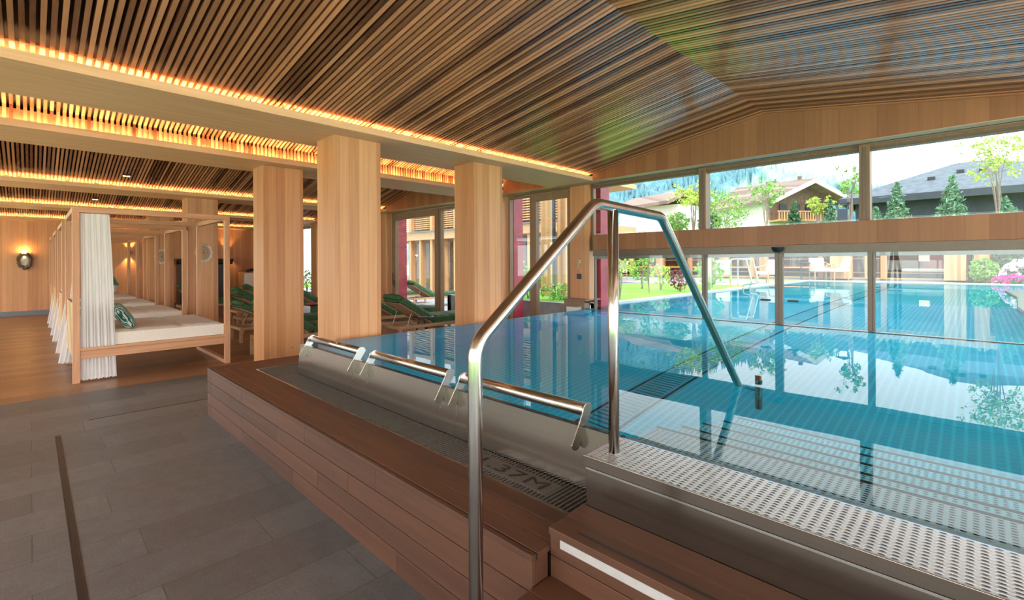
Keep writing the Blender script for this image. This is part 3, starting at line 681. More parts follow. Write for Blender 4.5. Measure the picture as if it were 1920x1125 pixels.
# ------------------------------------------------------------------ wooden steps in front of the platform
for k, (yf, yb, zt) in enumerate(((1.320, 1.545, 0.536), (1.095, 1.330, 0.357), (0.93, 1.105, 0.178))):
    t = thing('wooden_step', 'thermowood step, %s' % ['topmost, against the steel platform with a pale nosing strip', 'middle one, meeting the cut end of the deck', 'lowest, on the stone floor'][k], 'step', (0,0,0), group='wooden steps up to the platform')
    xl = -1.114
    m = MB(); n = 2; wd = (yb-yf)/n
    for i in range(n): m.box(xl, 1.9, yf+i*wd+0.001, yf+(i+1)*wd-0.001, zt-0.026, zt)
    m.build('tread', M['deck'], t, bevel=0.002)
    m = MB(); m.box(xl+0.10, 1.9, yf+0.040, yf+0.050, zt-0.004, zt+0.0012); m.build('black_inlay', M['black'], t)
    m = MB(); m.box(xl+0.004, 1.9, yf+0.006, yf+0.026, zt-0.100, zt-0.0275); m.box(xl+0.004, 1.9, yf+0.006, yf+0.026, zt-0.178, zt-0.103); m.build('riser', M['deck'], t, bevel=0.0015)
    if k < 2:
        m = MB(); m.box(xl+0.052, 1.9, yf+0.0015, yf+0.0065, zt-0.058, zt-0.028); m.build('nosing_strip', M['strip'], t)
    m = MB(); m.box(xl+0.006, 1.9, yf+0.026, yb, zt-0.178, zt-0.027); m.build('substructure', M['dark'], t)
# ------------------------------------------------------------------ handrails
def fillet(pts, r, n=7):
    pts = [Vector(p) for p in pts]; out = [pts[0]]
    for a, b_, c_ in zip(pts, pts[1:], pts[2:]):
        u = (a-b_).normalized(); v = (c_-b_).normalized(); ang = u.angle(v); d = min(r/math.tan(ang/2), (a-b_).length*0.49, (c_-b_).length*0.49)
        rr = d*math.tan(ang/2); p = b_+u*d; q = b_+v*d; bis = (u+v).normalized(); ce = b_+bis*(rr/math.sin(ang/2)); e1 = p-ce; e2 = q-ce; th = e1.angle(e2)
        for i in range(n+1):
            f = i/n; out.append(ce + (e1*math.sin((1-f)*th)+e2*math.sin(f*th))/math.sin(th))
    out.append(pts[-1]); return out
t = thing('handrail', 'tall bent stainless steel handrail in front, leading over the platform into the water', 'handrail', (-1.04, 0.905, 0))
A_ = lambda y, z: (0, y-0.905, z)
m = MB(); m.tube(fillet([A_(0.905, 0.0), A_(0.905, 1.262), A_(1.515, 1.728), A_(2.055, 1.712), A_(3.085, 0.70), A_(3.30, 0.45)], 0.10), 0.0215, 20); m.build('rail', M['tube'], t, smooth=True)
m = MB(); m.tube([A_(1.642, 0.738), A_(1.642, 1.71)], 0.0215, 20); m.build('post', M['tube'], t, smooth=True)
# second rail end standing in the water near the first
m = MB(); m.tube([(-1.0, 3.29, 0.1), (-1.0, 3.29, 0.765), ], 0.022, 16); tag(m.build('rail_stub', M['tube'], smooth=True), 'short steel post ending just above the water beside the dipping handrail', 'post')
# low overflow rails
for i, (a, b_) in enumerate(((-4.44, -3.50), (-3.30, -2.36), (-2.225, -1.315))):
    t = thing('overflow_rail', 'low horizontal steel grab rail on the overflow wall, %s' % ['farthest one by the pillar', 'middle of the three', 'nearest one by the platform'][i], 'rail', (a, 1.845, 0.80), group='grab rails on the overflow wall')
    L = b_-a; m = MB(); m.tube([(0.004,0,0), (L-0.004,0,0)], 0.031, 18); m.build('bar', M['tube'], t, smooth=True)
    for x in (0.0, L):
        m = MB(); pr = []
        for k in range(9): a_ = PI*k/8; pr.append((0.038*math.cos(a_)+0.0, 0.036*math.sin(a_)))
        for k in range(9): a_ = PI+PI*k/8; pr.append((-0.088+0.032*math.cos(a_), -0.135+0.030*math.sin(a_)))
        m.prism(pr, 'x', x-0.003, x+0.003); m.build('end_bracket', M['steel'], t, bevel=0.001)
# trickles of water running down the wall under the brackets
for i, x in enumerate((-3.52, -3.29, -2.38, -2.22)):
    m = MB(); m.tube([(x, 1.788, 0.64), (x-0.004, 1.782, 0.58), (x-0.012, 1.776, 0.50), (x-0.016, 1.772, 0.462)], [0.003, 0.0022, 0.0016, 0.002], 6)
    tag(m.build('water_trickle', M['glass'], smooth=True), 'thin trickle on the steel wall below the %s' % ['right end of the farthest grab rail', 'left end of the middle grab rail', 'right end of the middle grab rail', 'left end of the nearest grab rail'][i], 'water trickle', 'trickles on the overflow wall')
# ================================================================== canopy beds
def softbox(m, x0, x1, y0, y1, z0, z1, nx=24, ny=24, tuft=(2, 3), depth=0.018, crown=0.012, r=0.03):
    """upholstered block: rounded edges, sewn grooves on the top"""
    def top(u, v):
        x = x0+(x1-x0)*u; y = y0+(y1-y0)*v
        ex = min(x-x0, x1-x); ey = min(y-y0, y1-y); e = min(ex, ey)
        dz = -r*(1-min(1, e/r))**2*0.9 if e < r else 0
        g = 0
        for n_, w, L in ((tuft[0], u, x1-x0), (tuft[1], v, y1-y0)):
            if n_ > 1:
                d = min(abs(w-k/n_) for k in range(1, n_))*L; g = max(g, math.exp(-(d/0.022)**2))
        c_ = crown*(1-(2*u-1)**2)*(1-(2*v-1)**2)
        return (x, y, z1+dz-depth*g+c_)
    m.grid(top, nx, ny)
    b = len(m.v)
    def side(p, q, n_):
        base = len(m.v)
        for i in range(n_+1):
            f = i/n_; x = p[0]+(q[0]-p[0])*f; y = p[1]+(q[1]-p[1])*f
            m.v.append((x, y, z1-r*0.9)); m.v.append((x, y, z0+r*0.3)); m.v.append((x, y, z0))
        for i in range(n_):
            for j in range(2):
                a = base+i*3+j; m.f.append((a, a+1, a+4, a+3))
    side((x0,y0),(x1,y0),ny); side((x1,y0),(x1,y1),ny); side((x1,y1),(x0,y1),ny); side((x0,y1),(x0,y0),ny)
    m.add([(x0,y0,z0),(x1,y0,z0),(x1,y1,z0),(x0,y1,z0)], [(3,2,1,0)])
    return m
BW, BL, BH = 1.70, 1.76, 2.238       # along x, along y, height; origin = near head-end corner post
def make_bed():
    t = thing('canopy_bed', 'larch canopy day bed nearest the pool deck, white curtain at its near post', 'canopy bed', (-8.10, 0.365, 0), group='row of canopy day beds')
    pw = 0.07
    for x, y in ((0, 0), (-BW, 0), (0, BL-pw), (-BW, BL-pw)):
        m = MB(); m.box(x-pw, x, y, y+pw, 0, BH-0.07 if True else BH); m.build('post', M['bed'], t, bevel=0.003)
    for x in (0, -BW):
        m = MB(); m.box(x-pw, x, 0, BL, BH-0.07, BH); m.build('top_rail', M['bedy'], t, bevel=0.003)
    for y in (0, BL-pw):
        m = MB(); m.box(-BW, -pw, y+0.002, y+pw-0.002, BH-0.068, BH-0.002); m.build('top_rail', M['deck2'], t, bevel=0.003)
    m = MB(); m.box(-BW, -pw, BL-pw, BL, 0.0, 0.055); m.build('floor_rail', M['deck2'], t, bevel=0.003)
    m = MB()
    m.box(-0.055, -0.012, pw, BL-pw, 0.30, 0.40); m.box(-BW-0.058, -BW-0.015, pw, BL-pw, 0.30, 0.40); m.box(-0.06, -0.008, pw, BL-pw, 0.402, 0.44); m.box(-BW-0.06, -BW-0.01, pw, BL-pw, 0.402, 0.44)
    m.box(-BW, -0.06, 0.08, 0.12, 0.30, 0.42); m.box(-BW, -0.06, BL-0.12, BL-0.08, 0.30, 0.42)
    for k in range(12): m.box(-BW, -0.06, 0.16+k*0.125, 0.24+k*0.125, 0.40, 0.425)
    m.build('bed_frame', M['bedy'], t, bevel=0.002)
    m = MB(); m.box(-BW, -pw, 0.02, 0.05, 0.26, 0.99); m.build('headboard', M['rough'], t, bevel=0.003)
    m = softbox(MB(), -BW-0.03, -0.05, 0.085, BL-0.075, 0.442, 0.625, 26, 30); m.build('mattress', M['cream'], t, smooth=True)
    for x, y in ((-0.075, BL-0.075), (-0.075, 0.075), (-BW, BL-0.075), (-BW, 0.075)):
        m = MB(); m.lathe([(0, -0.006), (0.007, -0.004), (0.007, 0.004), (0, 0.006)], (x, y, BH-0.078), 8); m.build('cap_screw', M['chrome'], t)
    return t
M['deck2'] = wood('larch_cross', (0.42, 0.19, 0.09), (0.70, 0.39, 0.22), 'x', rough=0.5)
def curtain_mesh(w0, w1, h, folds, flare=0.0, depth=0.009):
    def fn(u, v):                       # v 0 top, 1 bottom
        w = w0+(w1-w0)*v; a = u*folds*2*PI
        d = depth*(0.55+0.45*v)
        return (d*math.sin(a)+0.003*math.sin(a*0.37+4*v)+0.018*math.sin(2.2*v+1), w*u+flare*v*v+0.006*math.sin(5*v+a*0.5), h*(1-v)+0.008*math.sin(a)*(v>0.99))
    return MB().grid(fn, folds*10, 24)
bed0 = make_bed()
BX = [-8.10, -10.95, -13.80, -16.65]
BLAB = ['', 'larch canopy day bed, second from the pool deck, with a flared curtain behind it', 'larch canopy day bed, third from the pool deck', 'larch canopy day bed farthest from the pool, near the wall sconce']
for x, l in zip(BX[1:], BLAB[1:]): dup(bed0, (x, 0.365, 0), 0, l)
cur = curtain_mesh(0.285, 0.36, 2.135, 10).build('curtain', M['curtain'], smooth=True); cur.location = (-8.135, 0.44, 0.025)
tag(cur, 'gathered white sheer curtain hanging from the near post of the closest canopy bed', 'curtain', 'curtains of the canopy beds')
cur2 = curtain_mesh(0.06, 0.15, 2.12, 3, -0.175).build('curtain', M['curtain'], smooth=True)
CL = ['white curtain behind the second post of the closest canopy bed, flaring out at the hem', 'white curtain on the near post of the second canopy bed, hem swept outwards', 'white curtain on the far post of the second canopy bed', 'white curtain on the near post of the third canopy bed, hem swept outwards', 'white curtain on the far post of the third canopy bed', 'white curtain on the near post of the farthest canopy bed']
CP = [(-9.74, 0.46), (-10.90, 0.46), (-12.60, 0.46), (-13.75, 0.46), (-15.45, 0.46), (-16.60, 0.46)]
for i, (x, y) in enumerate(CP):
    c_ = cur2 if i == 0 else cur2.copy()
    if i: C.objects.link(c_)
    c_.location = (x, y, 0.03); tag(c_, CL[i], 'curtain', 'curtains of the canopy beds')
# printed pillow on the closest bed
def pillow(name, w, h, d, mt):
    m = MB()
    for s_ in (1, -1):
        def fn(u, v, s_=s_):
            a = 2*u-1; b = 2*v-1; k = max(0, (1-a**4))*max(0, (1-b**4)); pin = 1-0.07*(a*a*b*b)
            return (a*w/2*(1-0.05*(b*b))*pin, s_*d/2*(k**0.6), b*h/2*(1-0.05*a*a)*pin)
        m.grid(fn, 14, 14, s_ > 0)
    return m.build(name, mt, smooth=True)
p = pillow('throw_pillow', 0.50, 0.42, 0.16, M['print']); p.location = (-8.50, 0.90, 0.79); p.rotation_euler = (math.radians(32), 0, math.radians(-6))
tag(p, 'teal leaf print pillow leaning at the head of the closest canopy bed', 'pillow')
# ================================================================== sun loungers
def lounger(name='sun_lounger'):
    # head at y=0, feet towards +y; width along x
    L, Wd, H = 1.95, 0.66, 0.33
    t = thing(name, '', 'lounger')
    m = MB(); m.box(0, 0.045, 0, L, H-0.06, H); m.box(Wd-0.045, Wd, 0, L, H-0.06, H); m.box(0.045, Wd-0.045, 0, 0.045, H-0.06, H); m.box(0.045, Wd-0.045, L-0.045, L, H-0.06, H); m.box(0.045, Wd-0.045, 0.62, 0.66, H-0.055, H-0.01)
    for k in range(12): m.box(0.05, Wd-0.05, 0.72+k*0.10, 0.79+k*0.10, H-0.015, H+0.004)
    m.build('frame', M['teak'], t, bevel=0.004)
    for x, y in ((0, 0.0), (Wd-0.05, 0.0), (0, L-0.35), (Wd-0.05, L-0.35)):
        m = MB(); m.box(x, x+0.05, y, y+0.05, 0, H-0.06); m.build('leg', M['teak'], t, bevel=0.003)
    hy, hz = 0.74, H+0.01; ang = math.radians(30); ca, sa = math.cos(ang), math.sin(ang); BLn = 0.82
    def B(x, s, n): return (x, hy - s*ca + n*sa, hz + s*sa + n*ca)     # s up the back, n outwards (towards the feet)
    m = MB()
    for x in (0.05, Wd-0.09): m.bar(B(x+0.02, 0, 0), B(x+0.02, BLn, 0), 0.04, 0.035, up=(0, sa, ca))
    for k in range(13): m.bar(B(0.08, 0.04+k*0.064, 0.0), B(Wd-0.08, 0.04+k*0.064, 0.0), 0.036, 0.014, up=(0, sa, ca))
    m.build('backrest', M['teakd'], t, bevel=0.002, seg=1)
    for x in (0.075, Wd-0.075):
        m = MB(); m.tube([B(x, 0.50, -0.02), (x, 0.20, H-0.02)], 0.006, 6); m.build('strut', M['chrome'], t)
    # seat cushion
    m = softbox(MB(), 0.03, Wd-0.03, hy+0.06, L-0.01, H+0.005, H+0.145, 16, 30, (1, 3), 0.022, 0.02, 0.045); m.build('seat_cushion', M['green'], t, smooth=True)
    q = softbox(MB(), 0.03, Wd-0.03, -BLn-0.02, 0.02, 0.022, 0.15, 16, 24, (1, 3), 0.02, 0.02, 0.045)
    q.v = [B(x, -y, z) for x, y, z in q.v]; q.build('back_cushion', M['green'], t, smooth=True)
    q = MB(); q.tube([B(0.06, 0.86-0.0, 0.10), B(Wd/2, 0.87, 0.115), B(Wd-0.06, 0.86, 0.10)], [0.05, 0.062, 0.05], 14); q.build('head_roll', M['green'], t, smooth=True)
    return t
l0 = lounger()
def place(i, x, y, lab, rz=0):
    global l0
    if i == 0: l0.location = (x, y, 0); l0.rotation_euler = (0, 0, rz); l0['label'] = lab; l0['group'] = 'sun loungers with green cushions'; return l0
    return dup(l0, (x, y, 0), rz, lab, 'sun loungers with green cushions')
SP = [(-8.22, 4.76, 'green cushioned teak lounger seen from behind beside the small three legged table'),
      (-9.95, 4.95, 'green cushioned lounger left of the small three legged table, foot end showing'),
      (-10.62, 2.78, 'green cushioned lounger between the first canopy bed and the grey plated pillar, backrest raised'),
      (-8.62, 2.55, 'green lounger whose foot cushion shows between the two broad pillars'),
      (-12.35, 4.55, 'lounger with raised green backrest between the two broad pillars, in front of the window'),
      (-12.0, 3.2, 'lounger laid with a grey towel and a red book, beyond the first canopy bed'),
      (-15.3, 4.3, 'raised green lounger in front of the white cabinet'),
      (-13.8, 3.6, 'lounger in the row with a rolled towel on it, near the dark carved wardrobe'),
      (-16.6, 2.95, 'green lounger visible through the frames of the canopy beds')]
LG = [place(i, x, y, l) for i, (x, y, l) in enumerate(SP)]
LG[2].scale = (1, 1, 0.86)
# loungers outside on the terrace
LO = [(-14.1, 9.0, 'green lounger out on the terrace behind the red column, backrest raised'), (-15.6, 8.9, 'second terrace lounger farther left outside the glass'), (-11.0, 9.0, 'terrace lounger seen in the narrow pane right of the door edge')]
for x, y, l in LO: place(9, x, y, l)
# three legged side table with cup, tea glass and plate
t = thing('side_table', 'small dark three legged table beside the nearest sun lounger', 'side table', (-7.72, 5.38, 0))
m = MB(); m.lathe([(0.0, 0.44), (0.20, 0.44), (0.215, 0.447), (0.215, 0.458), (0.20, 0.465), (0.0, 0.465)], (0,0,0), 28); m.build('table_top', M['ebony'], t, smooth=False)
for k in range(3):
    a = PI/2+0.5+k*2*PI/3; m = MB(); m.bar((0.07*math.cos(a), 0.07*math.sin(a), 0.44), (0.17*math.cos(a), 0.17*math.sin(a), 0.0), 0.045, 0.03, up=(math.cos(a), math.sin(a), 0)); m.build('leg', M['ebony'], t, bevel=0.004)
t = thing('tea_glass', 'amber tea glass on the small three legged table', 'glass', (-7.66, 5.42, 0.465))
m = MB(); m.lathe([(0.0, 0.0), (0.032, 0.0), (0.04, 0.03), (0.042, 0.095), (0.039, 0.095), (0.037, 0.03), (0.028, 0.006), (0, 0.006)], (0,0,0), 18); m.build('glass', M['glass'], t, smooth=True)
m = MB(); m.lathe([(0.0, 0.007), (0.027, 0.007), (0.036, 0.03), (0.037, 0.07), (0.0, 0.07)], (0,0,0), 18); m.build('tea', M['amber'], t, smooth=True)
t = thing('cup', 'white cup on its saucer at the left of the small three legged table', 'cup', (-7.86, 5.33, 0.465))
m = MB(); m.lathe([(0.0, 0.008), (0.02, 0.008), (0.04, 0.05), (0.041, 0.06), (0.037, 0.058), (0.018, 0.014), (0, 0.014)], (0,0,0), 18); m.build('bowl', M['white'], t, smooth=True)
m = MB(); m.lathe([(0.0, 0.0), (0.03, 0.0), (0.065, 0.010), (0.065, 0.013), (0.03, 0.005), (0, 0.005)], (0,0,0), 20); m.build('saucer', M['white'], t, smooth=True)
m = MB(); m.lathe([(0.0, 0.0), (0.05, 0.0), (0.09, 0.010), (0.09, 0.014), (0.05, 0.005), (0, 0.005)], (0,0,0), 22); o_ = m.build('plate', M['white'], smooth=True); o_.location = (-7.62, 5.29, 0.465)
tag(o_, 'small white plate at the right of the three legged table', 'plate')
# towels
def roll(loc, rz, L=0.42, r=0.075, lab='', name='rolled_towel'):
    m = MB(); pr = []
    for k in range(46):
        a = k*0.42; rr = 0.012+(r-0.012)*k/45; pr.append((rr*math.cos(a), rr*math.sin(a)))
    out = pr + [((math.hypot(*q)-0.005)*q[0]/max(1e-6, math.hypot(*q)), (math.hypot(*q)-0.005)*q[1]/max(1e-6, math.hypot(*q))) for q in pr[::-1]]
    m.tube([(0, 0, 0), (0.01, 0, 0), (L-0.01, 0, 0), (L, 0, 0)], [r*0.93, r, r, r*0.93], 24)
    m.tube([(-0.002, 0, 0), (-0.001, 0, 0)], [r*0.55, r*0.6], 20)
    o_ = m.build(name, M['towel'], smooth=True, bevel=0.004); o_.location = loc; o_.rotation_euler = (0, 0, rz); tag(o_, lab, 'towel', 'grey towels on the loungers'); return o_
def drape(loc, w, lab, drop=0.28, rz=0):
    def fn(u, v):
        y = (u-0.5)*0.62; x = (v-0.5)*(w+2*drop); s_ = abs(x)-w/2
        z = 0.0 if s_ < 0 else -s_
        xx = x if s_ < 0 else math.copysign(w/2+0.02+0.012*math.sin(9*y), x)
        return (xx, y+0.01*math.sin(6*x), z+0.012*math.sin(11*y+3*x)+0.01)
    o_ = MB().grid(fn, 26, 34).build('draped_towel', M['towel'], smooth=True, solid=0.008); o_.location = loc; o_.rotation_euler = (0, 0, rz); tag(o_, lab, 'towel', 'grey towels on the loungers'); return o_
roll((-11.90, 4.05, 0.56), 0.1, lab='rolled grey towel lying on the lounger beyond the first canopy bed')
drape((-11.67, 4.35, 0.485), 0.64, 'grey towel draped across the lounger beyond the first canopy bed', 0.16)
drape((-12.02, 5.95, 0.485), 0.64, 'grey towel draped over the lounger between the two broad pillars', 0.2)
roll((-13.7, 4.75, 0.56), 0.1, lab='rolled towel on the lounger near the dark carved wardrobe')
o_ = MB().box(-0.12, 0.12, -0.17, 0.17, 0, 0.035).build('red_book', M['redcloth'], bevel=0.006); o_.location = (-11.55, 4.85, 0.51); tag(o_, 'red covered book on the lounger beyond the first canopy bed', 'book')
o_ = pillow('throw_pillow', 0.45, 0.32, 0.14, M['yellow']); o_.location = (-17.3, 3.75, 0.60); o_.rotation_euler = (0.6, 0, 0.3); tag(o_, 'yellow green pillow seen through the canopy beds', 'pillow')
t = thing('bench_seat', 'low timber bench carrying the yellow green pillow behind the canopy beds', 'bench', (-17.3, 3.75, 0)); MB().box(-0.5, 0.5, -0.3, 0.3, 0.38, 0.46).build('seat', M['teak'], t, bevel=0.005)
for x in (-0.45, 0.41): MB().box(x, x+0.05, -0.28, 0.28, 0, 0.38).build('leg', M['teak'], t)
# furniture against the end wall
t = thing('carved_wardrobe', 'dark carved antique wardrobe with heavy cornice against the end wall', 'wardrobe', (-19.85, 4.35, 0))
MB().box(-0.30, 0.30, -0.75, 0.75, 0.1, 1.50).build('carcass', M['ebony'], t, bevel=0.005)
m = MB(); m.prism([(-0.31, 1.50), (0.31, 1.50), (0.36, 1.56), (0.38, 1.62), (0.44, 1.66), (0.44, 1.70), (-0.31, 1.70)], 'y', -0.86, 0.86)
k = -0.80
while k < 0.80: m.box(0.36, 0.41, k, k+0.05, 1.585, 1.63); k += 0.10
m.build('cornice', M['ebony'], t)
for s_ in (-1, 1):
    d = MB().box(0.30, 0.325, min(s_*0.02, s_*0.70), max(s_*0.02, s_*0.70), 0.16, 1.46).build('door', M['ebony'], t, bevel=0.006)
    m = MB(); y = s_*0.36
    for z0, z1 in ((0.25, 0.75), (0.82, 1.38)): m.prism([(y-0.24, z0), (y+0.24, z0), (y+0.24, z1), (y-0.24, z1)], 'x', 0.325, 0.345)
    m.build('raised_panel', M['ebony'], d, bevel=0.012)
MB().box(-0.32, 0.34, -0.78, 0.78, 0.0, 0.1).build('plinth', M['ebony'], t, bevel=0.01)
t = thing('white_cabinet', 'pale cream cabinet with light timber edges against the end wall', 'cabinet', (-19.8, 6.0, 0))
MB().box(-0.30, 0.30, -0.45, 0.60, 0.0, 1.20).build('carcass', M['teak'], t, bevel=0.005)
MB().box(0.30, 0.315, -0.41, 0.56, 0.06, 1.16).build('door', M['cream'], t, bevel=0.004)
t = thing('bronze_figure', 'small dark reclining figure on top of the pale cabinet', 'figurine', (-19.75, 5.95, 1.20))
m = MB(); m.tube([(0,-0.22,0.04), (0,-0.1,0.07), (0,0.05,0.09), (0,0.14,0.13), (0,0.17,0.19)], [0.03, 0.05, 0.06, 0.045, 0.03], 10); m.lathe([(0,-0.03),(0.03,-0.015),(0.032,0.012),(0.0,0.035)], (0,0.18,0.215), 10); m.build('body', M['ebony'], t, smooth=True)
# wall lamps on the end wall
def ring_lamp(loc, lab):
    t = thing('wreath_wall_lamp', lab, 'wall lamp', loc); t.scale = (1, 0.60, 0.98)
    R_ = Matrix.Rotation(PI/2, 3, 'Y'); m = MB(); pts = []
    for k in range(40):
        a = 2*PI*k/40; r = 0.215+0.018*math.sin(a*7)+random.uniform(-0.01, 0.01); pts.append((0.06+random.uniform(-0.015, 0.015), r*math.cos(a), r*math.sin(a)))
    m.tube(pts, 0.048, 8, closed=True)
    for k in range(90):
        a = random.uniform(0, 2*PI); r0 = random.uniform(0.17, 0.25); m.bar((0.06, r0*math.cos(a), r0*math.sin(a)), (0.06+random.uniform(0, 0.05), (r0+0.05)*math.cos(a+0.2), (r0+0.05)*math.sin(a+0.2)), 0.008, 0.008)
    m.build('twig_ring', M['barkd'], t)
    m = MB(); m.lathe([(0.0, 0.03), (0.15, 0.03), (0.17, 0.015), (0.0, 0.0)], (0,0,0), 26, R_); m.build('disc', M['lamp'], t, smooth=True)
    m = MB(); m.box(0.02, 0.07, -0.03, 0.03, 0.10, 0.13); m.build('bulb', M['bulb'], t)
    l = bpy.data.lights.new('halo', 'POINT'); l.energy = 9; l.color = (1.0, 0.55, 0.18); l.shadow_soft_size = 0.03
    o_ = bpy.data.objects.new('halo', l); C.objects.link(o_); o_.parent = t; o_.location = (0.10, 0, 0.27)
    return t
ring_lamp((-20.20, -0.13, 1.63), 'round lamp with a dark twig wreath glowing on the end wall')
def sconce(loc, lab, rz=0):
    t = thing('up_down_sconce', lab, 'wall lamp', loc, rz)
    m = MB(); m.lathe([(0.0, -0.06), (0.045, -0.06), (0.045, 0.06), (0.0, 0.06)], (0.08, 0, 0), 16); m.box(0, 0.06, -0.02, 0.02, -0.02, 0.02); m.build('body', M['alu'], t)
    for z in (-0.062, 0.062):
        m = MB(); m.lathe([(0.0, -0.001), (0.03, -0.001), (0.03, 0.001), (0.0, 0.001)], (0.08, 0, z), 12); m.build('bulb', M['bulb'], t)
        l = bpy.data.lights.new('beam', 'SPOT'); l.energy = 28; l.color = (1.0, 0.58, 0.22); l.spot_size = 1.5; l.spot_blend = 0.4; l.shadow_soft_size = 0.02
        o_ = bpy.data.objects.new('beam', l); C.objects.link(o_); o_.parent = t; o_.location = (0.085, 0, z*1.1); o_.rotation_euler = (PI if z > 0 else 0, 0, 0)
    return t
sconce((-20.20, 2.30, 1.90), 'small up and down sconce casting warm light on the wall behind the canopy beds')
sconce((-20.20, 5.2, 1.95), 'up and down sconce above the dark carved wardrobe')
t = thing('picture_frame', 'small black framed picture on the end wall beside the curtain, upper one', 'picture', (-20.20, 1.72, 1.80), group='small black frames on the end wall')
MB().box(0, 0.03, -0.10, 0.10, -0.12, 0.12).build('frame', M['black'], t, bevel=0.004); MB().box(0.03, 0.032, -0.07, 0.07, -0.09, 0.09).build('picture', M['barkd'], t)
dup(t, (-20.20, 1.76, 1.22), 0, 'small black framed picture on the end wall beside the curtain, lower one', scale=(1, 0.8, 0.6))
# twig discs on the pillars
def twig_disc(loc, lab):
    t = thing('twig_disc', lab, 'wall decoration', loc, 0, 'twig discs on the pillars'); R_ = Matrix.Rotation(PI/2, 3, 'Y')
    m = MB(); m.lathe([(0.0, 0.03), (0.17, 0.028), (0.19, 0.02), (0.19, 0.0), (0.0, 0.0)], (0,0,0), 30, R_)
    m.build('disc', M['wicker'], t)
    m = MB()
    for k in range(150):
        a = 2*PI*k/150+random.uniform(-.03, .03); r0 = 0.165; r1 = random.uniform(0.205, 0.24); m.bar((0.025, r0*math.cos(a), r0*math.sin(a)), (0.03+random.uniform(-.01,.02), r1*math.cos(a+random.uniform(-.08,.08)), r1*math.sin(a)), 0.006, 0.006)
    m.build('twig_fringe', M['cream'], t); t.scale = (1, 0.68, 0.86)
    m = MB(); m.lathe([(0.0, 0.045), (0.018, 0.04), (0.02, 0.03), (0.0, 0.03)], (0,0,0), 10, R_); m.build('centre', M['redcloth'], t)
    return t
twig_disc((-11.07, 2.43, 1.73), 'dried twig disc with small red centre on the pillar behind the first canopy bed')
twig_disc((-15.35, 2.42, 1.71), 'round dried twig disc on the farther pillar behind the third canopy bed')
# ceiling fittings
def spot_fit(loc, lab):
    t = thing('ceiling_spotlight', lab, 'spotlight', loc, group='spotlights between the slats')
    m = MB(); m.box(-0.05, 0.05, -0.05, 0.05, 0.0, 0.05); m.build('housing', M['black'], t)
    m = MB(); m.box(-0.035, 0.035, -0.045, -0.008, -0.006, 0.0); m.box(-0.035, 0.035, 0.008, 0.045, -0.006, 0.0); m.build('bulb', M['bulb'], t)
    return t
spot_fit((-10.35, 1.15, 3.015), 'bright twin spotlight between the slats above the beds, the nearer one')
spot_fit((-14.55, 1.05, 3.015), 'bright twin spotlight between the slats above the beds, the farther one')
t = thing('ceiling_sensor', 'black projector like box set between the slats above the second beam', 'ceiling fitting', (-9.0, 0.30, 3.27)); MB().box(-0.13, 0.13, -0.10, 0.10, 0, 0.06).build('housing', M['black'], t)
m = MB()
for k in range(3): m.box(0.10, 0.15, -0.08+k*0.06, -0.05+k*0.06, -0.02, 0.03)
m.build('clip', M['alu'], t)
